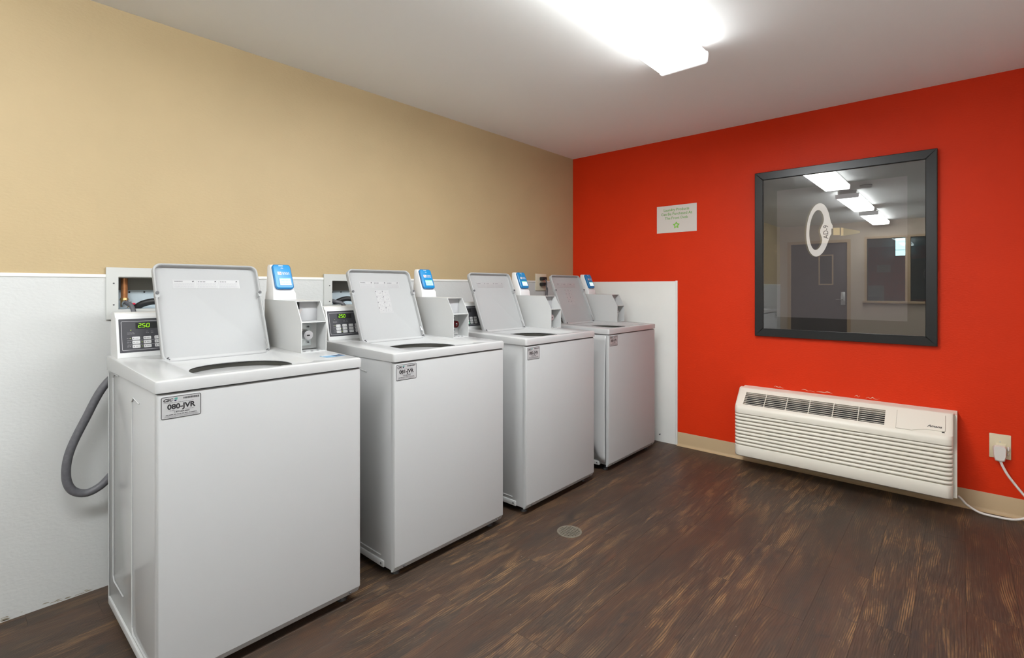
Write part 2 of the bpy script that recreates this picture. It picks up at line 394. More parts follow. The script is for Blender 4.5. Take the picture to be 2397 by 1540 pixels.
struct(MB(M['ceil']).box(RX0 - T, RX1 + T, RY0 - T, RY1 + T, HZ, HZ + 0.1).build('ceiling'), 'matt off-white ceiling above the washers', 'ceiling')
floor = struct(MB(M['hole']).box(RX0 - T, RX1 + T, RY0 - T, RY1 + T, -0.08, -0.004).build('floor'), 'dark brown wood-look plank floor', 'floor')

# planks along x, each its own piece
PW, PLEN, GAP = 0.152, 1.22, 0.0003
def plank_mesh(l, w):
    mb = MB(M['wood']); c = 0.0004
    mb.loops([[(0, 0, -0.004), (l, 0, -0.004), (l, w, -0.004), (0, w, -0.004)], [(0, 0, -c), (l, 0, -c), (l, w, -c), (0, w, -c)], [(c, c, 0), (l - c, c, 0), (l - c, w - c, 0), (c, w - c, 0)]], False, True)
    o = mb.build('plank', floor); return o
_pm = {}
row = 0; y = RY0
while y < RY1 - 0.01:
    w = min(PW, RY1 - y)
    x = RX0 - random.uniform(0.05, 0.95) * PLEN
    while x < RX1 - 0.01:
        xa, xb = max(x, RX0), min(x + PLEN, RX1)
        if xb - xa > 0.02:
            k = (round(xb - xa, 3), round(w, 3))
            if k not in _pm: o = plank_mesh(xb - xa - GAP, w - GAP); _pm[k] = o
            else: o = _pm[k].copy(); col.objects.link(o); o.parent = floor
            o.location = (xa, y, 0)
        x += PLEN
    y += PW; row += 1

# white wainscot sheets and their cap strip
struct(holed(MB(M['panel']), 'x', -0.004, 0.0, RX0, -0.002, 0.0, 1.294, VB).build('trim_1'), 'white textured sheet covering the lower part of the tan wall', 'wall panel')
struct(MB(M['panel_smooth']).box(RX0, -0.004, -0.0075, 0.0, 1.290, 1.304, 0.002).build('trim_2'), 'thin white cap strip along the top of the white sheet', 'trim')
t3 = struct(MB(M['panel_smooth']).box(-0.005, 0.0, -0.998, -0.004, 0.0, 1.297, 0.0012).build('trim_3'), 'smooth white sheet on the red wall beside the last washer', 'wall panel')
s = MB(M['panel_smooth']).box(-0.008, 0.0, -1.003, -0.985, 0.0, 1.301, 0.002).build('edge_strip', t3)
MB(M['gasket']).add([(-0.0056, -0.845, 0.050), (-0.0056, -0.858, 0.052), (-0.0056, -0.862, 0.064), (-0.0056, -0.850, 0.062)], [(0, 1, 2, 3)]).build('scuff_mark', t3)
MB(M['chip']).box(-0.010, -0.0075, -0.999, -0.989, 0.0, 0.010, 0.001).build('caulk', t3)
# floor edge grime along the white sheet
g = MB(M['scuff']); rr = random.Random(3)
for k in range(26):
    x = -3.80 + rr.random() ** 1.6 * 0.55; z = 0.003 + rr.random() * 0.016 * (1 if x < -3.6 else 0.5); l = rr.uniform(0.006, 0.03)
    g.add([(x, -0.0046, z), (x + l, -0.0046, z + rr.uniform(-.002, .002)), (x + l * .8, -0.0046, z + rr.uniform(.001, .003)), (x + .2 * l, -0.0046, z + rr.uniform(.001, .004))], [(0, 1, 2, 3)])
g.build('grime', bpy.data.objects['trim_1'])
# cove base on the red wall
prof = [(0, 0.0), (-0.022, 0.0), (-0.022, 0.0015), (-0.013, 0.004), (-0.007, 0.010), (-0.0045, 0.02), (-0.004, 0.102), (-0.002, 0.106), (0, 0.106)]
bb = MB(M['base']).prism(prof, lambda a, b: (a, RY0, b), lambda a, b: (a, -1.004, b)).build('baseboard_right'); struct(bb, 'tan vinyl cove base along the red wall', 'baseboard')
# torn paint above the air conditioner
ch = MB(M['chip']); rr = random.Random(11)
for (ya, yb) in ((-1.70, -1.76), (-1.87, -1.95), (-1.96, -2.05), (-2.17, -2.20), (-2.23, -2.30)):
    n = 7; up = []; dn = []
    for i in range(n):
        yy = ya + (yb - ya) * i / (n - 1); z = 0.553 + rr.uniform(-.003, .006); h = rr.uniform(.001, .005) * math.sin(math.pi * (i + .5) / n)
        up.append((-0.0012, yy, z + h)); dn.append((-0.0012, yy, z))
    ch.add(dn + up, [(i, i + 1, n + i + 1, n + i) for i in range(n - 1)])
ch.build('torn_paint', bpy.data.objects['wall_right'])

# back of the room: door, window, corridor beyond (seen in the picture glass)
d1 = bpy.data.objects.new('door_1', None); col.objects.link(d1); d1.location = (RX0, 0, 0); struct(d1, 'dark brown door with lever lock on the beige wall', 'door')
MB(M['door']).box(-0.07, -0.025, -1.12, -0.19, 0.008, 2.075, 0.002).build('door_leaf', d1)
fr = MB(M['doorframe']); fr.box(-0.11, 0.015, -0.19, -0.135, 0, 2.13); fr.box(-0.11, 0.015, -1.175, -1.12, 0, 2.13); fr.box(-0.11, 0.015, -1.12, -0.19, 2.075, 2.13); fr.build('door_frame', d1)
v = MB(M['doorframe']); pl = Plane((-0.024, 0, 0), (0, -1, 0), (0, 0, 1)); pl.n = Vector((1, 0, 0)); frame_line(v, pl, 0.66, 0.90, 1.29, 1.86, 0.022, 0, 0.008, 0.004); v.build('vision_frame', d1)
MB(M['ac_dark']).box(-0.0245, -0.021, -0.885, -0.675, 1.31, 1.84).build('vision_glass', d1)
h = MB(M['steel']).box(-0.025, -0.005, -1.09, -1.02, 0.92, 1.16, 0.006).build('lock_plate', d1)
MB(M['chrome']).cyl((-0.005, -1.055, 1.02), (0.035, -1.055, 1.02), 0.011).tube([(0.03, -1.055, 1.02), (0.035, -1.0, 1.02), (0.032, -0.945, 1.018)], 0.008).build('lever', h)
w1 = bpy.data.objects.new('window_1', None); col.objects.link(w1); w1.location = (RX0, 0, 0); struct(w1, 'two-pane window with tan frame beside the dark door', 'window')
f = MB(M['doorframe']); f.box(-0.10, 0.02, -1.42, -1.385, 0.97, 2.15); f.box(-0.10, 0.02, -2.735, -2.70, 0.97, 2.15); f.box(-0.10, 0.02, -2.70, -1.42, 2.115, 2.15); f.build('window_frame', w1)
MB(M['doorframe']).box(-0.09, 0.01, -2.035, -1.965, 1.005, 2.115).build('mullion', w1)
MB(M['doorframe']).box(-0.10, 0.06, -2.78, -1.36, 0.965, 1.005, 0.004).build('window_sill', w1)
MB(M['winglass']).box(-0.06, -0.054, -1.965, -1.42, 1.005, 2.115).build('pane', w1)
MB(M['winglass']).box(-0.06, -0.054, -2.70, -2.035, 1.005, 2.115).build('pane', w1)
CX = -9.0
co = MB(M['corridor']); co.box(CX - .1, CX, -4.6, 0.6, -0.05, 2.7); co.box(CX, RX0 - T, -4.7, -4.6, -0.05, 2.7); co.box(CX, RX0 - T, 0.6, 0.7, -0.05, 2.7); co.box(CX, RX0 - T, -4.6, 0.6, -0.15, -0.05); co.box(CX, RX0 - T, -4.6, 0.6, 2.7, 2.8)
struct(co.build('wall_corridor'), 'dark corridor beyond the window, seen in the picture glass', 'wall')
wl = thing('wall_lantern', 'glowing rectangular wall lantern in the dark corridor, mirrored in the picture glass', 'wall light', (CX, -1.80, 1.87))
MB(M['lampframe']).box(0.002, 0.03, -0.12, 0.12, -0.02, 0.40, 0.004).build('back_plate', wl)
MB(M['lantern']).box(0.03, 0.12, -0.10, 0.10, 0.01, 0.36, 0.006).build('glass_shade', wl)
for z in (-0.02, 0.12, 0.36): MB(M['lampframe']).box(0.03, 0.128, -0.108, 0.108, z, z + (0.03 if z != 0.12 else 0.008), 0.002).build('band', wl)

# ------------------------------------------------------------------ ceiling lights
def ceiling_light(x0, x1, label, k):
    yc = -1.64; cx = (x0 + x1) / 2; l = (x1 - x0) / 2
    t = thing('ceiling_light', label, 'ceiling light', (cx, yc, HZ), 'wraparound fluorescent ceiling lights in a row')
    MB(M['fixture']).box(-l + .01, l - .01, -0.098, 0.098, -0.042, 0.0, 0.003).build('housing', t)
    df = MB(M['lens_side' + k]); b_ = 0.014
    half = [(-0.100, -0.042), (-0.119, -0.042), (-0.121, -0.048), (-0.117, -0.084)]
    df.add([(x, a, z) for a, z in half for x in (-l + b_, l - b_)], [(0, 1, 3, 2), (2, 3, 5, 4), (4, 5, 7, 6)])
    df.add([(x, -a, z) for a, z in half for x in (-l + b_, l - b_)], [(0, 1, 3, 2), (2, 3, 5, 4), (4, 5, 7, 6)])
    df.use(M['lens' + k]); bot = [(-0.117, -0.084), (-0.108, -0.091), (0.108, -0.091), (0.117, -0.084)]
    df.add([(x, a, z) for a, z in bot for x in (-l + b_, l - b_)], [(0, 1, 3, 2), (2, 3, 5, 4), (4, 5, 7, 6)])
    df.build('diffuser', t)
    ec = [(-0.122, -0.040), (-0.124, -0.05), (-0.120, -0.087), (-0.110, -0.0945), (0.110, -0.0945), (0.120, -0.087), (0.124, -0.05), (0.122, -0.040)]
    for s_ in (-1, 1): MB(M['lens_end']).prism_x(ec, s_ * l, s_ * (l - 0.012)).build('end_cap', t)
    return t
ceiling_light(-2.85, -1.40, 'long white ceiling light nearest the red wall, above the washers', '_new')
ceiling_light(-4.95, -3.50, 'middle ceiling light of the row, seen only in the picture glass', '')
ceiling_light(-7.00, -5.45, 'farthest ceiling light of the row, seen only in the picture glass', '')
sd = thing('smoke_detector', 'small round white smoke detector on ceiling, mirrored in picture glass', 'smoke detector', (-3.25, -1.86, HZ))
MB(M['white_plastic']).lathe([(0.06, 0), (0.06, -0.012), (0.052, -0.030), (0.025, -0.036)], (0, 0, 0)).build('dome', sd)
MB(M['ac_dark']).lathe([(0.0615, -0.004), (0.0615, -0.008)], (0, 0, 0)).build('vent_ring', sd)

# ------------------------------------------------------------------ washing machines
SEG = {'2': 'abged', '5': 'afgcd', '0': 'abcdef'}
def digits(mb, pl, a, b, w, h, n=0.0008, sh=0.12):
    """2.50 in seven-segment strokes"""
    t = w * 0.22
    def stroke(a0, b0, a1, b1):
        sk = lambda x, y: pl.p(x + (y - b) * sh, y, n)
        if abs(a1 - a0) > abs(b1 - b0): q = [(a0 + t * .25, b0 - t / 2), (a1 - t * .25, b0 - t / 2), (a1 - t * .25, b0 + t / 2), (a0 + t * .25, b0 + t / 2)]
        else: q = [(a0 - t / 2, b0 + t * .25), (a0 + t / 2, b0 + t * .25), (a0 + t / 2, b1 - t * .25), (a0 - t / 2, b1 - t * .25)]
        mb.quad(*[sk(*p) for p in q])
    x = a
    for chd in '2.50':
        if chd == '.':
            mb.quad(*[pl.p(x - w * .38 + q[0] * t, b + (q[1] - .5) * t, n) for q in ((0, 0), (1, 0), (1, 1), (0, 1))]); continue
        P = {'a': (x, b + h, x + w, b + h), 'g': (x, b + h / 2, x + w, b + h / 2), 'd': (x, b, x + w, b), 'f': (x, b + h / 2, x, b + h), 'b': (x + w, b + h / 2, x + w, b + h), 'e': (x, b, x, b + h / 2), 'c': (x + w, b, x + w, b + h / 2)}
        for sgm in SEG[chd]: stroke(*P[sgm])
        x += w * 1.62

def dashes(mb, pl, a0, a1, b, h, rnd, n=0.0005, lo=0.004, hi=0.012):
    a = a0
    while a < a1 - 0.001:
        l = min(rnd.uniform(lo, hi), a1 - a)
        mb.quad(pl.p(a, b, n), pl.p(a + l, b, n), pl.p(a + l, b + h, n), pl.p(a, b + h, n)); a += l + h * 0.9

def zdeck(v): return 0.967 + 0.026 * max(v, 0)

def washer(X0, Y0, number, label, lockmat, sheet, sticker, loose=False, lcd='lcd', seed=1):
    rnd = random.Random(seed)
    t = thing('washing_machine', label, 'washer', (X0, Y0, 0), 'coin-operated top-loading washers in a row')
    W, D = 0.688, 0.685
    # cabinet, front panel
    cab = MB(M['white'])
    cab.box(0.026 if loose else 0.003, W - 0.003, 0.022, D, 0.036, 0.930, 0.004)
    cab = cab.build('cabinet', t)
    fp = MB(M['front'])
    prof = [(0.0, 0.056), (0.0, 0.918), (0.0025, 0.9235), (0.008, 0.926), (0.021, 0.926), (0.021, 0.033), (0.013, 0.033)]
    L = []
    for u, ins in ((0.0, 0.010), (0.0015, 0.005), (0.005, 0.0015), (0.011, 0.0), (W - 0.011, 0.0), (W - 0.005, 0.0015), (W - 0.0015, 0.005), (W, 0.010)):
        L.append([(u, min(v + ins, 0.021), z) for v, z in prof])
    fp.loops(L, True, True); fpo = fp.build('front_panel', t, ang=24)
    for u in (0.055, W - 0.045): MB(M['gasket']).cyl((u, 0.006, 0.0445), (u, 0.0035, 0.0425), 0.0045, n=10).build('screw', fpo)
    # embossed ridges and bottom rail on the visible side
    rid = MB(M['white']); e = 0.0012 if not loose else -0.004
    if not loose:
        rid.tube([(e, 0.21, 0.868), (e, 0.285, 0.877), (e, 0.301, 0.862), (e, 0.301, 0.098), (e, 0.286, 0.080), (e, 0.10, 0.080)], 0.0027, 6, 0)
        rid.tube([(e, 0.50, 0.925), (e, 0.575, 0.925), (e, 0.588, 0.91), (e, 0.588, 0.165), (e, 0.572, 0.150), (e, 0.43, 0.150)], 0.0024, 6, 0)
        rid.tube([(e, 0.665, 0.92), (e, 0.665, 0.05)], 0.0022, 6, 0)
        rid.build('side_ridge', t)
    else:
        # side sheet that has come away and bows outwards near the floor
        nv, nz = 60, 22; vs = []
        for j in range(nz + 1):
            z = 0.064 + (0.925 - 0.064) * j / nz; sz = min(max((z - 0.05) / 0.36, 0), 1); vr = 0.034 + 0.19 * sz; k = math.sin(math.pi * min(max((z - 0.02) / 0.86, 0), 1)) ** 0.8
            for i in range(nv + 1):
                v = 0.024 + (D - 0.03) * i / nv
                b = min(1.0, max(0.0, (v - 0.018) / (vr - 0.018))) ** 0.8 if v < vr else math.exp(-((v - vr) / 0.035) ** 2)
                vs.append((0.003 - 0.052 * k * b, v + (0.005 * k if i == 0 else 0.0), z))
        n1 = nv + 1; fs = [(j * n1 + i, j * n1 + i + 1, (j + 1) * n1 + i + 1, (j + 1) * n1 + i) for j in range(nz) for i in range(nv)]
        o = MB(M['white']).add(vs, fs).build('side_sheet', t); lab(o, 'side sheet bowed outwards near the floor')
        md = o.modifiers.new('solid', 'SOLIDIFY'); md.thickness = 0.002; md.offset = 1
    rail = MB(M['white_flat']).box(-0.003, 0.02, 0.075, 0.655, 0.034, 0.062, 0.003).build('base_rail', t)
    MB(M['gasket']).cyl((-0.004, 0.092, 0.048), (-0.0015, 0.092, 0.048), 0.005, n=10).build('screw', rail)
    for u, v in ((0.05, 0.06), (W - 0.05, 0.06), (0.05, D - 0.05), (W - 0.05, D - 0.05)):
        MB(M['black_rubber']).cyl((u, v, 0.0), (u, v, 0.012), 0.022, 0.018, 14).cyl((u, v, 0.012), (u, v, 0.040), 0.009, n=10).build('foot', t)
    # top cover with sunk rim and round opening
    tc = MB(M['white']); c = (W / 2, D / 2)
    def ring(cx, cy, w, h, r, zf): return [(a, b, zf(b)) for a, b in rrect(cx, cy, w, h, r, 7)]
    RU, RV, RW, RH = 0.320, 0.240, 0.400, 0.408
    lp = [ring(*c, W - 0.01, D - 0.01, 0.008, lambda v: 0.930), ring(*c, W + 0.006, D + 0.006, 0.012, lambda v: 0.931), ring(*c, W + 0.008, D + 0.008, 0.012, lambda v: zdeck(v) - 0.009),
          ring(*c, W + 0.004, D + 0.004, 0.012, lambda v: zdeck(v) - 0.0025), ring(*c, W - 0.006, D - 0.006, 0.010, zdeck),
          ring(RU, RV, RW + .008, RH + .008, 0.040, zdeck), ring(RU, RV, RW, RH, 0.036, lambda v: zdeck(v) - 0.003),
          ring(RU, RV, RW - .012, RH - .012, 0.034, lambda v: zdeck(v) - 0.010), ring(RU, 0.212, 0.346, 0.340, 0.160, lambda v: 0.953), ring(RU, 0.212, 0.338, 0.334, 0.162, lambda v: 0.9515), ring(RU, 0.212, 0.344, 0.340, 0.162, lambda v: 0.9485)]
    tc.loops(lp); tc = tc.build('top_cover', t)
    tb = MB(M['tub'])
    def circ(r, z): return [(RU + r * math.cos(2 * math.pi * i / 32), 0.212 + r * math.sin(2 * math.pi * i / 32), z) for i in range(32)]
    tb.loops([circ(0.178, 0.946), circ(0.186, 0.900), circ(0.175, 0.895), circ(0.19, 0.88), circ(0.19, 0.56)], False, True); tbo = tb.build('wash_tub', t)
    MB(M['boxback']).loops([circ(0.160, 0.926), circ(0.180, 0.926), circ(0.182, 0.912), circ(0.167, 0.906), circ(0.157, 0.915), circ(0.160, 0.926)]).build('balance_ring', tbo)
    MB(M['white_plastic']).lathe([(0.10, 0.56), (0.07, 0.59), (0.045, 0.68), (0.035, 0.86), (0.02, 0.875)], (RU, 0.212, 0), 20).build('agitator', tbo)
    if sticker:
        sp = Plane((0.588, 0.084, zdeck(.08) + 0.0006), (1, 0.10, 0.0026), (-0.10, 1, 0.026))
        st = MB(M['sticker_blue']); slab(st, sp, 0.0, 0.085, 0.0, 0.052, 0, 0.0003); st.use(M['sticker_navy']); slab(st, sp, 0.045, 0.085, 0.004, 0.040, 0.0003, 0.0005); st.use(M['ink_white']); slab(st, sp, 0.006, 0.080, 0.043, 0.049, 0.0003, 0.0005)
        lab(st.build('blue_sticker', tc), 'blue rectangular sticker')
    # lid, standing open and leaning back
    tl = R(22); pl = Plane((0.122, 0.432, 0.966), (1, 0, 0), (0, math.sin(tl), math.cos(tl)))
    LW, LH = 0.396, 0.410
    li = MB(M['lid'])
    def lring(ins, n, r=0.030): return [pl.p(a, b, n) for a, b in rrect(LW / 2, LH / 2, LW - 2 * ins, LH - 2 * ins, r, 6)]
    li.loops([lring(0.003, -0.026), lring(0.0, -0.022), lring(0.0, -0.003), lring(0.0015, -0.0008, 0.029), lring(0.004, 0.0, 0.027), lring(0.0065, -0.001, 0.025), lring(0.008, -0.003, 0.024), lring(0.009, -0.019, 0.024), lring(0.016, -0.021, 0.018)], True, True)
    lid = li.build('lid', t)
    for a in (0.006, LW - 0.006):
        MB(M['gasket']).cyl(pl.p(a, 0.282, -0.006), pl.p(a, 0.282, 0.0045), 0.0062, n=14).build('bumper', lid)
        pb = MB(M['lid']); pb.loops([[pl.p(a + q[0], 0.282 + q[1], n) for q in rrect(0, -0.006, 0.015, 0.028, 0.007, 3)] for n in (-0.021, 0.0005)], True, True); pb.build('bumper_pad', lid)
    for a, s_ in ((0.018, 1), (LW - 0.012, -1)): MB(M['gasket']).cyl(pl.p(a, 0.018, -0.022), pl.p(a, 0.018, 0.002), 0.0032, n=8).cyl(pl.p(a + 0.004, 0.012, -0.022), pl.p(a + 0.004, 0.012, 0.001), 0.002, n=8).build('hinge_pin', lid)
    hg = MB(M['chrome']); hg.tube([pl.p(LW - 0.011, 0.020, -0.006), pl.p(LW - 0.010, 0.045, -0.004), pl.p(LW - 0.012, 0.070, -0.008)], 0.0022, 6); hg.build('hinge_spring', lid)
    NB = -0.0208
    ws = MB(M['paper']); slab(ws, pl, 0.066, 0.318, 0.308, 0.347, NB, NB + 0.0004)
    for k in range(3):
        a0 = 0.068 + k * 0.0835; a1 = a0 + 0.078
        ws.use(M['ink_mid']); frame_line(ws, pl, a0, a1, 0.310, 0.345, 0.0005, NB + .0004, NB + .0006, 0.0005, 1)
        for r_ in range(5): dashes(ws, pl, a0 + 0.003, a1 - 0.004, 0.3125 + r_ * 0.0045, 0.0012, rnd, NB + 0.0007)
        ws.use(M['ink'])
        if k == 0: ptext(ws, pl, 'WARNING', 0.0062, a0 + 0.020, 0.3395, NB + 0.0007, 0.02)
        else: dashes(ws, pl, a0 + 0.006, a0 + 0.034, 0.3375, 0.0024, rnd, NB + 0.0007)
        ws.quad(*[pl.p(a1 - 0.010 + q[0], 0.3375 + q[1], NB + 0.0007) for q in ((0, 0), (0.006, 0), (0.007, 0.005), (0.002, 0.004))])
    lab(ws.build('warning_sticker', lid), 'wide warning sticker with three panels of small print')
    if sheet:
        ns = MB(M['paper']); slab(ns, pl, 0.150, 0.238, 0.165, 0.296, NB, NB + 0.0004); ns.use(M['ink'])
        for r_ in range(4):
            for c_ in range(2):
                a0 = 0.153 + c_ * 0.042; b0 = 0.170 + r_ * 0.0315
                ns.use(M['ink_mid']); frame_line(ns, pl, a0, a0 + 0.040, b0, b0 + 0.029, 0.0005, NB + .0004, NB + .0006, 0.0004, 1)
                ns.use(M['ink']); slab(ns, pl, a0 + 0.001, a0 + 0.0035, b0 + 0.021, b0 + 0.028, NB + .0004, NB + .0007)
                ns.use(M['ink_grey'])
                for _ in range(7):
                    aa, bb_ = a0 + rnd.uniform(.008, .034), b0 + rnd.uniform(.004, .022); ss = rnd.uniform(.0008, .0022)
                    slab(ns, pl, aa, aa + ss * rnd.uniform(1, 3), bb_, bb_ + ss, NB + .0004, NB + .0007)
        lab(ns.build('instruction_sheet', lid), 'instruction sheet with eight small picture panels')
    # console
    co = MB(M['white_plastic'])
    prof = [(0.565, 0.982), (0.5655, 0.990), (0.5985, 1.128), (0.6000, 1.133), (0.6070, 1.134), (0.6110, 1.138), (0.6140, 1.147), (0.6220, 1.152), (0.672, 1.152), (0.680, 1.144), (0.682, 0.982)]
    cons = co.prism_x(prof, 0.010, 0.548).build('console', t)
    cp = Plane((0.0, 0.565, 0.985), (1, 0, 0), (0, 0.035, 0.150))
    pn = MB(M['panel_black']); slab(pn, cp, 0.018, 0.540, 0.016, 0.146, -0.001, 0.0012, 0.002)
    pn.use(M['ink_pale']); frame_line(pn, cp, 0.025, 0.534, 0.0245, 0.1365, 0.0012, 0.0012, 0.0016, 0.004)
    for b0 in (0.061, 0.0445): slab(pn, cp, 0.042, 0.20, b0, b0 + 0.0006, 0.0012, 0.0015)
    pn.use(M['ink_grey'])
    for k, b0 in enumerate((0.069, 0.0525, 0.037)): dashes(pn, cp, 0.041, 0.052, b0, 0.0025, rnd, 0.0015, .004, .007)
    for k in range(2): dashes(pn, cp, 0.043, 0.066, 0.0865 + 0.0042 * k, 0.0016, rnd, 0.0015)
    for a0 in (0.102, 0.118): dashes(pn, cp, a0, a0 + 0.010, 0.0885, 0.0022, rnd, 0.0015); dashes(pn, cp, a0, a0 + 0.008, 0.0945, 0.0014, rnd, 0.0015)
    if number == '082-JVR': pn.use(M['pcb']); slab(pn, cp, 0.065, 0.125, 0.030, 0.046, 0.0012, 0.0018)
    pan = lab(pn.build('control_panel', cons), 'charcoal control panel with pale keys')
    dg = MB(M['hole']); slab(dg, cp, 0.070, 0.150, 0.106, 0.130, 0.0012, 0.0014); dg.use(M['led']); digits(dg, cp, 0.0785, 0.1115, 0.0082, 0.0145, 0.0019); lab(dg.build('price_display', cons), 'green lit digits reading 2.50')
    for r_ in range(3):
        for c_ in range(4):
            a0 = 0.0575 + 0.0358 * c_; b0 = 0.0635 - 0.0158 * r_
            kb = MB(M['key_btn']); slab(kb, cp, a0, a0 + 0.0245, b0, b0 + 0.0122, 0.001, 0.0024, 0.0022)
            kb.use(M['ink_grey']); slab(kb, cp, a0 + .003, a0 + .006, b0 + .0035, b0 + .0085, 0.0024, 0.0026); dashes(kb, cp, a0 + 0.0095, a0 + 0.0215, b0 + 0.0052, 0.0018, rnd, 0.0027)
            kb.build('button', cons)
            on = (r_, c_) in ((0, 0), (1, 1), (2, 1))
            MB(M['led_dot'] if on else M['led_off']).lathe([(0.0016 if on else 0.001, 0), (0.0013 if on else 0.0008, 0.001)], tuple(cp.p(a0 - 0.0052, b0 + 0.006, 0.001)), 8).build('indicator', cons)
    MB(M['led_dot']).lathe([(0.0016, 0), (0.0013, 0.001)], tuple(cp.p(0.0545, 0.1015, 0.001)), 8).build('indicator', cons)
    # coin box: open-fronted steel case with a divider
    U0, U1 = 0.568, 0.680; th = 0.003
    side = [(0.260, zdeck(.26) - .001), (0.260, 1.103), (0.311, 1.190), (0.622, 1.194), (0.622, 0.972)]
    cb = MB(M['white_flat'])
    cb.prism_x(side, U0, U0 + th); cb.prism_x(side, U1 - th, U1)
    cb.prism_x([(0.311, 1.190), (0.622, 1.194), (0.622, 1.191), (0.312, 1.187)], U0 + th, U1 - th)
    cb.prism_x([(0.262, zdeck(.26)), (0.622, 0.978), (0.622, 0.981), (0.262, zdeck(.26) + 0.003)], U0 + th, U1 - th)
    cb.prism_x([(0.260, 1.1025), (0.346, 1.1025), (0.346, 1.0995), (0.260, 1.0995)], U0 + th, U1 - th)
    cb.prism_x([(0.345, 0.981), (0.345, 1.190), (0.622, 1.190), (0.622, 0.981)], U0 + th, U1 - th)
    cbo = cb.build('coin_box', t)
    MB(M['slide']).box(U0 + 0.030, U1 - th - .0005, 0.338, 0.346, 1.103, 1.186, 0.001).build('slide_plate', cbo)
    MB(M['hole']).box(U0 + 0.020, U0 + 0.0265, 0.339, 0.346, 1.106, 1.187).build('coin_slot', cbo)
    MB(M['chrome']).cyl((U0 + 0.020, 0.336, 1.148), (U0 + 0.020, 0.322, 1.148), 0.008, n=14).cyl((U0 + 0.028, 0.336, 1.151), (U0 + 0.028, 0.324, 1.151), 0.006, n=12).build('slide_latch', cbo)
    vp = MB(M['steel']).box(U0 + 0.008, U0 + 0.080, 0.334, 0.346, 0.996, 1.092, 0.002).build('vault_plate', cbo)
    lk = MB(M['steel']); lc = (U0 + 0.044, 1.045)
    lk.box(lc[0] - 0.032, lc[0] + 0.014, 0.316, 0.330, 1.022, 1.068, 0.004)
    lk.use(lockmat).cyl((lc[0], 0.330, lc[1]), (lc[0], 0.285, lc[1]), 0.0215, 0.0195, 24)
    lk.use(M['lock_steel']).cyl((lc[0], 0.286, lc[1]), (lc[0], 0.2835, lc[1]), 0.0155 if lockmat is not M['redlock'] else 0.006, n=20)
    lk.use(M['hole']).box(lc[0] - 0.008, lc[0] + 0.004, 0.2815, 0.284, lc[1] - 0.003, lc[1] + 0.002)
    lk.build('lock', cbo)
    for a, b in ((0.064, 1.078), (0.064, 1.010)): MB(M['gasket']).cyl((U0 + a, 0.330, b), (U0 + a, 0.3265, b), 0.004, n=10).build('bolt', cbo)
    for a in (0.022, 0.055, 0.085): MB(M['hole']).lathe([(0.006, 0), (0.006, 0.0006)], (U0 + a, 0.278 + 0.006 * (a > .08), zdeck(.27) + 0.0032), 12).build('punched_hole', cbo)
    # card reader tower
    U2 = U1 - 0.004
    lp = []
    for (z, v0, v1, ins) in ((1.193, 0.528, 0.622, 0.0), (1.222, 0.530, 0.622, 0.0015), (1.232, 0.538, 0.622, 0.005), (1.347, 0.584, 0.621, 0.0095), (1.354, 0.590, 0.617, 0.013)):
        lp.append([(a, b, z) for a, b in rrect((U0 + U2) / 2, (v0 + v1) / 2, U2 - U0 - 2 * ins, v1 - v0, 0.007, 3)])
    tw = MB(M['tower']).loops(lp, True, True).build('reader_tower', t)
    rp = Plane((U0 + 0.012, 0.5395, 1.238), (1, 0, 0), (0, 0.0500, 0.118))
    rd = MB(M['blue'])
    def rl(ins, n, r): return [rp.p(a, b, n) for a, b in rrect(0.0425, 0.061, 0.085 - 2 * ins, 0.122 - 2 * ins, r, 3)]
    rd.use(M['blue_dk']).loops([rl(0.002, -0.002, 0.012), rl(0.0, 0.004, 0.013), rl(0.0, 0.011, 0.013), rl(0.004, 0.015, 0.011)], True, False)
    rd.use(M['blue']).loops([rl(0.004, 0.015, 0.011), rl(0.006, 0.0155, 0.010)], False, True)
    rdo = lab(rd.build('card_reader', tw), 'bright blue card reader')
    sc = MB(M['blue_dk']); slab(sc, rp, 0.017, 0.076, 0.014, 0.055, 0.0155, 0.0160, 0.002); sc.use(M[lcd]); slab(sc, rp, 0.021, 0.073, 0.017, 0.052, 0.0160, 0.0163); sc.use(M['lcd_bar']); slab(sc, rp, 0.021, 0.073, 0.047, 0.052, 0.0163, 0.0165)
    sc.use(M['blue'])
    for r_ in range(3): dashes(sc, rp, 0.026, 0.068, 0.024 + 0.007 * r_, 0.0014, rnd, 0.0168)
    sc.build('screen', tw)
    dc = MB(M['ink_white']); slab(dc, rp, 0.028, 0.048, 0.1125, 0.1155, 0.0155, 0.0158); slab(dc, rp, 0.018, 0.036, 0.068, 0.084, 0.0155, 0.0158)
    for r_ in range(3): dashes(dc, rp, 0.040, 0.072, 0.069 + r_ * 0.0055, 0.0028, rnd, 0.0158, .004, .009)
    for q in range(3): dc.add([rp.p(0.042 + math.cos(R(a)) * (0.003 + .0025 * q), 0.096 + math.sin(R(a)) * (0.003 + .0025 * q), 0.0158) for a in range(40, 150, 20)] + [rp.p(0.042 + math.cos(R(a)) * (0.0038 + .0025 * q), 0.096 + math.sin(R(a)) * (0.0038 + .0025 * q), 0.0158) for a in range(40, 150, 20)], [(i, i + 1, i + 7, i + 6) for i in range(5)])
    dc.use(M['redlever']); dc.add([rp.p(*q, 0.0160) for q in ((0.0205, 0.079), (0.023, 0.079), (0.033, 0.071), (0.033, 0.074), (0.025, 0.081))], [(0, 1, 2, 3, 4)])
    dc.build('reader_decal', tw)
    # machine label on the front
    fpn = Plane((0, -0.0002, 0), (1, 0, 0), (0, 0, 1))
    a0, a1, b0, b1 = 0.011, 0.118, 0.850, 0.917
    ml = MB(M['silver']); slab(ml, fpn, a0, a1, b0, b1, 0, 0.0004, 0.005)
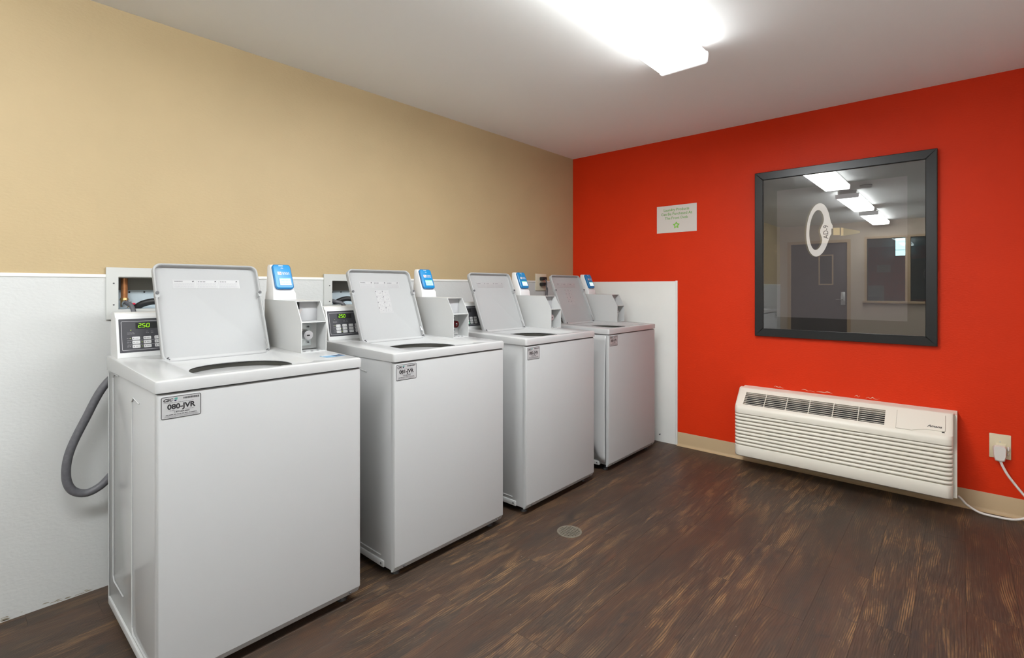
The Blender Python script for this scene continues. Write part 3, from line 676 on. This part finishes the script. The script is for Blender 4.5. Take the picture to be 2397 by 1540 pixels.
    ml.use(M['ink']); frame_line(ml, fpn, a0, a1, b0, b1, 0.0016, 0.0003, 0.0007, 0.005)
    N = 0.0008
    ptext(ml, fpn, number, 0.0215, a0 + 0.0530, 0.8850, N, 0.034, sx=1.05)
    ptext(ml, fpn, 'CSC', 0.0112, a0 + 0.0172, 0.9062, N, 0.045, 0.25, sx=1.18)
    ml.use(M['logo_green']); ml.add([fpn.p(a0 + q[0], q[1], N) for q in ((0.0325, 0.9085), (0.0375, 0.9125), (0.0435, 0.9115), (0.0415, 0.9050), (0.0375, 0.9065))], [(0, 1, 2, 3, 4)])
    ml.use(M['logo_blue']); ml.add([fpn.p(a0 + q[0], q[1], N) for q in ((0.0325, 0.9055), (0.0375, 0.9060), (0.0405, 0.9045), (0.0385, 0.9000))], [(0, 1, 2, 3)])
    ml.use(M['ink']); x = a0 + 0.058
    while x < a1 - 0.006:
        wv = rnd.choice((0.0004, 0.0007, 0.0011)); ml.quad(fpn.p(x, 0.9055, N), fpn.p(x + wv, 0.9055, N), fpn.p(x + wv, 0.9115, N), fpn.p(x, 0.9115, N)); x += wv + rnd.choice((0.0005, 0.0009))
    ptext(ml, fpn, '1-877-264-6622', 0.0062, a0 + 0.0540, 0.8685, N, 0.02, sx=1.05)
    ml.use(M['ink_grey'])
    dashes(ml, fpn, a0 + 0.020, a0 + 0.086, 0.8970, 0.0013, rnd, N); dashes(ml, fpn, a0 + 0.022, a0 + 0.042, 0.8732, 0.0014, rnd, N); dashes(ml, fpn, a0 + 0.063, a0 + 0.086, 0.8732, 0.0014, rnd, N)
    ml.use(M['ink']); dashes(ml, fpn, a0 + 0.012, a0 + 0.094, 0.8610, 0.0015, rnd, N)
    ml.use(M['ink_grey']); dashes(ml, fpn, a0 + 0.010, a0 + 0.097, 0.8575, 0.0011, rnd, N); dashes(ml, fpn, a0 + 0.008, a0 + 0.099, 0.8545, 0.0011, rnd, N)
    dashes(ml, fpn, a0 + 0.006, a0 + 0.030, 0.8985, 0.0008, rnd, N)
    lab(ml.build('machine_label', t), 'silver machine label reading CSC ' + number)
    return t

FY, FY2 = -0.880, -0.905
washer(-3.436, FY, '080-JVR', 'white top-loading washer labelled 080-JVR, nearest the camera, lid open, blue sticker on top', M['lock_steel'], False, True, seed=1)
washer(-2.591, FY, '081-JVR', 'white top-loading washer labelled 081-JVR with a red-ringed lock, second in the row, lid open', M['redlock'], True, False, seed=2)
washer(-1.750, FY2, '082-JVR', 'white top-loading washer labelled 082-JVR, third in the row, lid open with no instruction sheet', M['lock_steel'], False, False, lcd='lcd_w', seed=3)
washer(-0.885, FY2, '083-JVR', 'white top-loading washer labelled 083-JVR by the red wall, side sheet bowed out at floor', M['lock_steel'], True, False, loose=True, lcd='lcd_w', seed=4)

# ------------------------------------------------------------------ things behind the washers
def outlet_box(hole, px0, px1, pz0, pz1, label, big):
    x0, x1, z0, z1 = hole
    t = thing('washer_outlet_box', label, 'outlet box', (x0, 0, z0), 'recessed washer outlet boxes in the white sheet')
    w, h = x1 - x0, z1 - z0
    pl_ = MB(M['plate']); holed(pl_, 'x', -0.0125, -0.0045, px0 - x0, px1 - x0, pz0 - z0, pz1 - z0, [(0.004, w - 0.004, 0.004, h - 0.004)]); po = pl_.build('surround_plate', t)
    for zz in (h * 0.78, h * 0.16): MB(M['gasket']).cyl((-0.012, -0.012, zz), (-0.012, -0.0145, zz), 0.0032, n=10).build('screw', po)
    d = 0.092
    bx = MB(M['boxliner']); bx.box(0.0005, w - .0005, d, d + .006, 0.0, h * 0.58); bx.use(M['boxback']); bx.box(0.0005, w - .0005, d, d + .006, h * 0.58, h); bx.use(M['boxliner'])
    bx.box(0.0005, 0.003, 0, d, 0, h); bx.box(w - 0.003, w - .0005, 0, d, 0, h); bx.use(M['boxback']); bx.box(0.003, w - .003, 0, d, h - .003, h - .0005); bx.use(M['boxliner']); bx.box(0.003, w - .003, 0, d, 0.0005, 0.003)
    bx.build('liner', t)
    for a in (0.062, 0.117): MB(M['hole']).cyl((a, d, h * .52), (a, d - 0.002, h * .52), 0.0035, n=10).build('liner_screw', t)
    cx_ = 0.036 if big else 0.018; r = 0.0125 if big else 0.0085; yv = 0.05
    pp = MB(M['copper']).cyl((cx_, yv, h * 0.34), (cx_, yv, h - 0.010), r, n=18); pp.use(M['brass']).cyl((cx_, yv, h * .28), (cx_, yv, h * .35), r * 1.35, r * 1.15, 12).cyl((cx_, yv, 0.012), (cx_, yv, h * .28), r * 1.1, n=14)
    pp.build('supply_pipe', t)
    vv = MB(M['brass']).cyl((cx_, yv, 0.030), (cx_ + 0.004, yv - 0.028, 0.024), r * 0.95, r * 1.25, 14).use(M['chrome']).cyl((cx_ + 0.002, yv - 0.022, 0.027), (cx_ + 0.005, yv - 0.030, 0.024), r * 1.45, n=16).build('valve', t)
    if big:
        MB(M['redlever']).box(cx_ + 0.014, cx_ + 0.038, yv - 0.012, yv - 0.006, 0.020, 0.029, 0.002).build('lever', vv)
        MB(M['hose']).tube([(cx_ + 0.005, yv - 0.026, 0.026), (cx_ + 0.012, yv - 0.05, 0.022), (cx_ + 0.019, yv - 0.068, -0.004), (cx_ + 0.022, yv - 0.078, -0.05), (cx_ + 0.02, yv - 0.085, -0.14), (cx_ + 0.02, yv - 0.09, -0.30)], 0.0088, 10).build('supply_hose', t)
        MB(M['black_rubber']).tube([(0.075, yv + .01, 0.004), (0.105, yv - 0.01, 0.026), (0.150, yv - 0.03, 0.034), (0.200, yv - 0.055, 0.012), (0.225, yv - 0.078, -0.06), (0.228, yv - 0.088, -0.25)], 0.0145, 12).build('drain_elbow', t)
    else:
        MB(M['hose']).tube([(cx_ + 0.004, yv - 0.026, 0.026), (cx_ + 0.025, yv - 0.045, 0.018), (cx_ + 0.055, yv - 0.066, 0.0), (cx_ + 0.075, yv - 0.082, -0.08), (cx_ + 0.075, yv - 0.09, -0.25)], 0.011, 10).build('supply_hose', t)
        MB(M['black_rubber']).tube([(0.055, yv + .01, 0.004), (0.080, yv - 0.01, 0.026), (0.125, yv - 0.03, 0.036), (0.180, yv - 0.055, 0.014), (0.205, yv - 0.078, -0.06), (0.208, yv - 0.088, -0.25)], 0.0145, 12).build('drain_elbow', t)
    return t
outlet_box(VB[0], -3.409, -2.953, 1.114, 1.333, 'recessed white outlet box with copper pipe and red lever behind the nearest washer', True)
outlet_box(VB[1], -2.445, -1.983, 1.110, 1.324, 'recessed white outlet box with thin copper pipe behind the second washer', False)

ho = MB(M['hose']); hp = [(-3.20, -0.135, 0.98), (-3.30, -0.12, 0.96), (-3.42, -0.105, 0.868), (-3.488, -0.098, 0.730), (-3.535, -0.095, 0.610), (-3.545, -0.095, 0.520), (-3.528, -0.095, 0.462), (-3.488, -0.096, 0.438), (-3.448, -0.10, 0.450), (-3.415, -0.105, 0.482), (-3.36, -0.12, 0.56), (-3.30, -0.14, 0.68), (-3.26, -0.15, 0.80)]
ho.tube(hp, 0.0150, 12)
tag(ho.build('drain_hose'), 'grey rubber hose looping out to the left behind the nearest washer', 'hose')

po = thing('power_outlet', 'almond double power outlet with two dark plugs on tan wall above the last washers', 'outlet', (-0.557, 0, 1.220))
MB(M['almond']).box(0, 0.140, -0.0135, -0.0005, 0, 0.143, 0.003).build('cover_plate', po)
for i, z in enumerate((0.092, 0.045)):
    p = MB(M['black_rubber']).box(0.045, 0.105, -0.050, -0.012, z - 0.004, z + 0.024, 0.006).build('plug', po)
    MB(M['gasket']).tube([(0.08, -0.046, z + .004), (0.084 + .01 * i, -0.06, z - 0.03), (0.075 + .02 * i, -0.055, -0.06), (0.06 + .03 * i, -0.06, -0.18), (0.05 + .04 * i, -0.06, -0.45)], 0.0045, 8).build('power_cord', po)

# ------------------------------------------------------------------ sign, picture
sg = thing('laundry_sign', 'white paper sign with green lettering on the red wall', 'sign', (0, -0.9915, 1.685))
sp = Plane((-0.0002, 0.1635, 0), (0, -1, 0), (0, 0, 1)); sp.n = Vector((-1, 0, 0))
SW, SH = 0.327, 0.216
m_ = MB(M['sign']); slab(m_, sp, 0, SW, 0, SH, 0.0002, 0.0022); so = m_.build('sheet', sg)
lt = MB(M['ink_green'])
for st, b_, s_ in (('Laundry Products', 0.181, 0.0295), ('Can Be Purchased At', 0.148, 0.0295), ('The Front Desk', 0.115, 0.0295)): ptext(lt, sp, st, s_, SW / 2, b_, 0.0027, 0.008)
lt.build('lettering', so)
st = MB(M['ink_green2']); c = (SW / 2, 0.056); oo = []; ii = []
for k in range(10):
    a = R(90 + 36 * k); r_ = 0.030 if k % 2 == 0 else 0.0165; q = 0.0135 if k % 2 == 0 else 0.0085
    oo.append(sp.p(c[0] + r_ * math.cos(a), c[1] + r_ * math.sin(a), 0.0027)); ii.append(sp.p(c[0] + q * math.cos(a), c[1] + q * math.sin(a), 0.0027))
st.loops([oo, ii]); st.use(M['ink_green']); st.loops([[sp.p(c[0] + r_ * math.cos(R(a)), c[1] + r_ * math.sin(R(a)), 0.0029) for a in range(0, 360, 30)] for r_ in (0.0035, 0.0015)]); st.build('star_emblem', so)

PY, PZ = -2.079, 0.905
pc = thing('framed_picture', 'large black-framed picture of a key head under reflective glass on red wall', 'picture', (0, PY, PZ))
pp = Plane((0, 0.497, 0), (0, -1, 0), (0, 0, 1)); pp.n = Vector((-1, 0, 0))
PW_, PH_, FW = 0.994, 1.152, 0.0545
fm = lambda: MB(M['frame'])
def fbar(q):
    mb = fm(); lp = []
    # inner/outer mitred bar with a soft front
    (a, b), (c_, d_), (e_, f_), (g_, h_) = q
    lp = [[pp.p(*x, 0.001) for x in q], [pp.p(*x, 0.028) for x in q]]
    mx, my = sum(x[0] for x in q) / 4, sum(x[1] for x in q) / 4
    lp.append([pp.p(x[0] + math.copysign(min(abs(mx - x[0]) * .2, .003), mx - x[0]), x[1] + math.copysign(min(abs(my - x[1]) * .2, .003), my - x[1]), 0.031) for x in q])
    return mb.loops(lp, True, True).build('frame_rail', pc, ang=4)
fbar([(0, 0), (PW_, 0), (PW_ - FW, FW), (FW, FW)]); fbar([(PW_, 0), (PW_, PH_), (PW_ - FW, PH_ - FW), (PW_ - FW, FW)])
fbar([(PW_, PH_), (0, PH_), (FW, PH_ - FW), (PW_ - FW, PH_ - FW)]); fbar([(0, PH_), (0, 0), (FW, FW), (FW, PH_ - FW)])
mbd = MB(M['matboard']); slab(mbd, pp, FW - .004, PW_ - FW + .004, FW - .004, PH_ - FW + .004, 0.002, 0.010); mbd.build('mat_board', pc)
def pk(y, z): return (PY + 0.497 - y, z - PZ)
pr = MB(M['print']); a_, b_ = pk(-1.722, 1.044), pk(-2.437, 1.919); slab(pr, pp, a_[0], b_[0], a_[1], b_[1], 0.010, 0.0108); pro = pr.build('art_print', pc)
def keyloops(dy, dz, grow, n):
    o = []; i = []
    for k in range(48):
        th = 2 * math.pi * k / 48; cs, sn = math.cos(th), math.sin(th)
        oy = 0.068 * cs * (1 if cs < 0 else 1.02); oz = 0.176 * sn
        if cs > 0.9: oy += 0.014 * (cs - 0.9) / 0.1 * (1 if abs(sn) < 0.2 else 0.4)
        iy = 0.044 * cs; iz = 0.132 * sn
        if cs > 0: iy -= 0.026 * math.exp(-((sn + 0.05) / 0.35) ** 2)
        q = pk(-1.970, 1.629)
        sl = -0.06
        o.append(pp.p(q[0] + dy + oy + sl * -oz * 0.9 + grow * cs * .02, q[1] + dz + oz + grow * sn * .02, n)); i.append(pp.p(q[0] + dy - 0.006 + iy + sl * -iz * .9, q[1] + dz + iz, n))
    return o, i
sh = MB(M['key_shadow']); o_, i_ = keyloops(-0.010, 0.0, 0, 0.0112); sh.loops([o_, i_]); sh.build('key_edge', pro)
kb = MB(M['key_white']); o_, i_ = keyloops(0, 0, 0, 0.0116); kb.loops([o_, i_]); kbo = lab(kb.build('key_bow', pro), 'pale printed key head marked AD-9')
def kq(mb, y0, z0, z1, y1, z2, z3, n): mb.quad(*[pp.p(*pk(*q), n) for q in ((y0, z0), (y1, z2), (y1, z3), (y0, z1))])
shf = MB(M['key_white']); kq(shf, -2.030, 1.575, 1.665, -2.048, 1.600, 1.632, 0.0117)
shf.use(M['key_dark']); kq(shf, -2.046, 1.592, 1.632, -2.056, 1.593, 1.632, 0.0118)
shf.use(M['key_brass']); kq(shf, -2.056, 1.588, 1.636, -2.092, 1.586, 1.634, 0.0118)
shf.use(M['key_dark']); kq(shf, -2.092, 1.588, 1.632, -2.098, 1.588, 1.631, 0.0118)
shf.use(M['key_brass']); kq(shf, -2.098, 1.582, 1.634, -2.112, 1.582, 1.632, 0.0118)
shf.use(M['key_fade']); kq(shf, -2.112, 1.580, 1.630, -2.200, 1.592, 1.606, 0.0118)
shf.build('key_shank', pro)
tx = MB(M['ink']); q = pk(-2.016, 1.612); tx.text('AD-9', 0.040, pp.p(*q, 0.0122), (0, 0, 1), (0, 1, 0), 0.004); lab(tx.build('key_lettering', pro), 'small black lettering AD-9')
gl = MB(M['glass']).quad(pp.p(FW - .003, FW - .003, .018), pp.p(PW_ - FW + .003, FW - .003, .018), pp.p(PW_ - FW + .003, PH_ - FW + .003, .018), pp.p(FW - .003, PH_ - FW + .003, .018)); gl.build('glass_pane', pc, flat=True)

# ------------------------------------------------------------------ wall air conditioner
AY0, AY1 = -1.505, -2.664
ac = thing('air_conditioner', 'cream wall-mounted air conditioner with ribbed front, low on the red wall', 'air conditioner', (0, AY0, 0.09))
AL = AY0 - AY1; z0 = 0.09
def A(x, a, z): return (x, -a, z - z0)      # a along the unit, left to right
body = [(-0.001, 0.108), (-0.195, 0.100), (-0.195, 0.34), (-0.14, 0.40), (-0.075, 0.53), (-0.001, 0.541)]
MB(M['ac']).prism(body, lambda x, z: A(x, 0.004, z), lambda x, z: A(x, AL - 0.002, z)).build('sleeve', ac)
# moulded front: profile swept round the rounded ends
def acprof(full):
    return full
fprof = [(-0.07, 0.543), (-0.110, 0.542), (-0.116, 0.539), (-0.232, 0.437), (-0.240, 0.428), (-0.245, 0.416), (-0.243, 0.389)]
def endsweep(prof, backx=-0.06):
    """sections along the unit; near the ends the front turns back with a radius"""
    L = []
    N_ = 8; rad = 0.036
    for sgn in (0, 1):
        seq = range(N_ + 1) if sgn == 0 else range(N_, -1, -1)
        for k in seq:
            th = math.pi / 2 * k / N_; ins = rad * (1 - math.sin(th)); shift = rad * (1 - math.cos(math.pi / 2 - th)) if False else rad * (1 - math.sin(th))
            a = rad * (1 - math.cos(th)); d = rad * (1 - math.sin(th))
            aa = a + 0.001 if sgn == 0 else AL - 0.018 - a
            L.append([A(min(x + d * min(1.0, max(0.0, (-x - 0.10) / 0.14)), backx), aa, z) for x, z in prof])
    return L
fc = MB(M['ac']); L = endsweep(fprof)
back = [[(-0.06, p[0][1], p[0][2] - 0.004)] for p in L]
L2 = [p + [(-0.10, p[-1][1], p[-1][2])] for p in L]
fco = None
# the sloping top holds the discharge grille: leave an opening
slope = Plane(A(-0.116, 0, 0.539), (0, -1, 0), (-0.116, 0, -0.102)); slope.n = Vector((-0.102, 0, 0.116)).normalized()
SL = math.hypot(0.116, 0.102)
GA0, GA1, GB0, GB1 = 0.055, 0.838, 0.031, 0.137
n = len(L2[0])
def sect(lps, i0, i1):
    mb = MB(M['ac']); vs = []; fs = []
    for l in lps: vs += l[i0:i1]
    m = i1 - i0
    for j in range(len(lps) - 1):
        for i in range(m - 1): fs.append((j * m + i, j * m + i + 1, (j + 1) * m + i + 1, (j + 1) * m + i))
    return vs, fs
top = MB(M['ac'])
vs, fs = sect(L2, 0, 3); top.add(vs, fs)
vs, fs = sect(L2, 3, 8); top.add(vs, fs)
# slope: end strips plus a rectangular hole
nl = len(L2)
iL, iR = nl // 2 - 1, nl // 2
def slope_pt(a, b): return tuple(slope.p(a, b))
for j in range(nl - 1):
    if j == iL: continue
    top.quad(L2[j][2], L2[j][3], L2[j + 1][3], L2[j + 1][2])
aL, aR = -L2[iL][2][1], -L2[iR][2][1]
cs_a = [aL, GA0, GA1, aR]; cs_b = [0, GB0, GB1, SL]
for i in range(3):
    for j in range(3):
        if i == 1 and j == 1: continue
        top.quad(slope_pt(cs_a[i], cs_b[j]), slope_pt(cs_a[i + 1], cs_b[j]), slope_pt(cs_a[i + 1], cs_b[j + 1]), slope_pt(cs_a[i], cs_b[j + 1]))
# reveal of the opening
for (p, q) in (((GA0, GB0), (GA1, GB0)), ((GA1, GB0), (GA1, GB1)), ((GA1, GB1), (GA0, GB1)), ((GA0, GB1), (GA0, GB0))):
    top.quad(slope.p(*p), slope.p(*q), slope.p(*q, -0.046), slope.p(*p, -0.046))
topo = top.build('front_cover', ac)
dk = MB(M['ac_dark']); slab(dk, slope, GA0 - .001, GA1 + .001, GB0 - .001, GB1 + .001, -0.060, -0.045); dk.build('vent_interior', ac)
for k in range(7):
    b = GB0 + (GB1 - GB0) * (k + 0.6) / 7.2
    sl_ = MB(M['ac']); slab(sl_, slope, GA0, GA1, b - 0.0012, b + 0.0012, -0.005, -0.001); sl_.build('grille_slat', ac)
for k in range(5):
    a = GA0 + (GA1 - GA0) * (k + 1) / 6
    sl_ = MB(M['ac']); slab(sl_, slope, a - 0.0018, a + 0.0018, GB0, GB1, -0.010, 0.0004); sl_.build('grille_bar', ac)
# ribs of the removable front
fb = MB(M['ac'])
low = [(-0.216, 0.389), (-0.216, 0.168)]
vs, fs = sect(endsweep(low), 0, 2); fb.add(vs, fs)
base_p = [(-0.226, 0.172), (-0.240, 0.170), (-0.243, 0.160), (-0.242, 0.118), (-0.236, 0.100), (-0.222, 0.092), (-0.18, 0.092)]
vs, fs = sect(endsweep(base_p), 0, 7); fb.add(vs, fs); fbo = fb.build('front_panel', ac)
NR = 9; hz = (0.386 - 0.172) / NR
for k in range(NR):
    zc = 0.386 - hz * (k + 0.5); pts = []
    for i in range(7):
        th = R(-80 + 160 * i / 6); pts.append((-0.222 - 0.021 * math.cos(th) ** 0.7, zc + hz * 0.45 * math.sin(th)))
    pts = [(-0.214, pts[0][1])] + pts + [(-0.214, pts[-1][1])]
    vs, fs = sect(endsweep(pts), 0, 9); rb = MB(M['ac']).add(vs, fs); rb.build('rib', fbo)
# control door with finger cut-out and script name
cd = MB(M['ac']); dl = [(0.893, 0.018), (1.108, 0.018), (1.108, 0.124), (1.098, 0.128), (1.030, 0.128), (0.995, 0.136), (0.963, 0.148), (0.893, 0.148)]
cd.loops([[slope.p(*q, 0.0) for q in dl], [slope.p(*q, 0.003) for q in dl], [slope.p(q[0] + (1.0 - q[0]) * .008, q[1] + (0.08 - q[1]) * .012, 0.0042) for q in dl]], False, True); cdo = cd.build('control_door', ac)
gr = MB(M['seam']); gr.loops([[slope.p(0.9995 + (q[0] - 0.9995) * f_, 0.083 + (q[1] - 0.083) * f_, 0.0004) for q in dl] for f_ in (1.012, 0.996)]); gr.use(M['ac_dark']); slab(gr, slope, 1.094, 1.106, 0.129, 0.136, 0.0002, 0.0012); gr.build('door_seam', ac)
lg = MB(M['ink']); tp = slope.p(1.062, 0.103, 0.0050); lg.text('Amana', 0.022, tp, (0, -1, 0), -slope.y, 0.015, 0.35, 1.0); lg.build('maker_name', cdo)
MB(M['ac']).box(*sorted((A(-0.2, .62, 0)[0] - .047, -0.2405)), -0.72, -0.62, 0.3005, 0.3035).build('latch_tab', fbo)

# outlet, plug and cord at the right edge
oo_ = thing('wall_outlet', 'ivory wall outlet with white plug beside the air conditioner', 'outlet', (0, -2.838, 0.375))
MB(M['ivory']).box(-0.0065, -0.0005, -0.0435, 0.0435, -0.066, 0.067, 0.003).build('cover_plate', oo_)
MB(M['ivory']).box(-0.010, -0.006, -0.024, 0.018, -0.030, 0.018, 0.004).build('socket', oo_)
MB(M['steel']).cyl((-0.0062, 0.0, 0.026), (-0.0082, 0.0, 0.026), 0.0028, n=10).build('screw', oo_)
pg = thing('power_plug', 'white moulded plug and cord running from wall outlet to air conditioner', 'power cord', (0, -2.838, 0.375))
k_ = MB(M['cord']); lp = []
for (x, s_) in ((-0.008, 0.9), (-0.022, 1.0), (-0.040, 0.97), (-0.046, 0.86)):
    out = [(-0.024, 0.010), (-0.018, 0.017), (0.0, 0.019), (0.018, 0.017), (0.024, 0.010), (0.023, -0.030), (0.017, -0.052), (0.0, -0.056), (-0.017, -0.052), (-0.023, -0.030)]
    lp.append([(x, 0.002 - a * s_ * 1.12, b * s_ * 1.18 - 0.012) for a, b in out])
k_.loops(lp, True, True).build('plug_body', pg)
MB(M['cord']).box(-0.022, -0.008, -0.036, -0.028, -0.018, 0.006, 0.003).box(-0.020, -0.008, -0.034, -0.028, -0.042, -0.030, 0.003).build('plug_tab', pg)
cw = lambda y, z, x=-0.03: (x, y + 2.838, z - 0.375)
MB(M['cord']).tube([cw(-2.838, 0.318), cw(-2.842, 0.290, -.032), cw(-2.866, 0.235, -.036), cw(-2.905, 0.175, -.04), cw(-2.945, 0.118, -.05), cw(-2.955, 0.070, -.06), cw(-2.930, 0.032, -.07), cw(-2.885, 0.0115, -.075), cw(-2.82, 0.0085, -.08), cw(-2.755, 0.014, -.085), cw(-2.705, 0.042, -.09), cw(-2.680, 0.070, -.095), cw(-2.664, 0.086, -.10)], 0.0062, 10).build('cord', pg)

# ------------------------------------------------------------------ floor drain
dr = thing('floor_drain', 'round metal floor drain grate set in the plank floor', 'drain', (-1.735, -1.182, 0))
MB(M['hole']).lathe([(0.056, 0.0004), (0.056, 0.0009)], (0, 0, 0), 28).build('drain_well', dr)
ring_ = MB(M['drain']); 
def cc(r, z): return [(r * math.cos(2 * math.pi * i / 32), r * math.sin(2 * math.pi * i / 32), z) for i in range(32)]
ring_.loops([cc(0.064, 0.0003), cc(0.063, 0.003), cc(0.055, 0.0034), cc(0.053, 0.0008)]).build('rim', dr)
for k in range(-4, 5):
    a = k * 0.0115; h_ = math.sqrt(max(0.0545 ** 2 - a * a, 0))
    MB(M['drain']).box(a - 0.0028, a + 0.0028, -h_, h_, 0.0009, 0.0032).build('bar', dr)
for k in range(-3, 4):
    a = k * 0.0150; h_ = math.sqrt(max(0.0545 ** 2 - a * a, 0))
    MB(M['drain']).box(-h_, h_, a - 0.0022, a + 0.0022, 0.0009, 0.0028).build('cross_bar', dr)
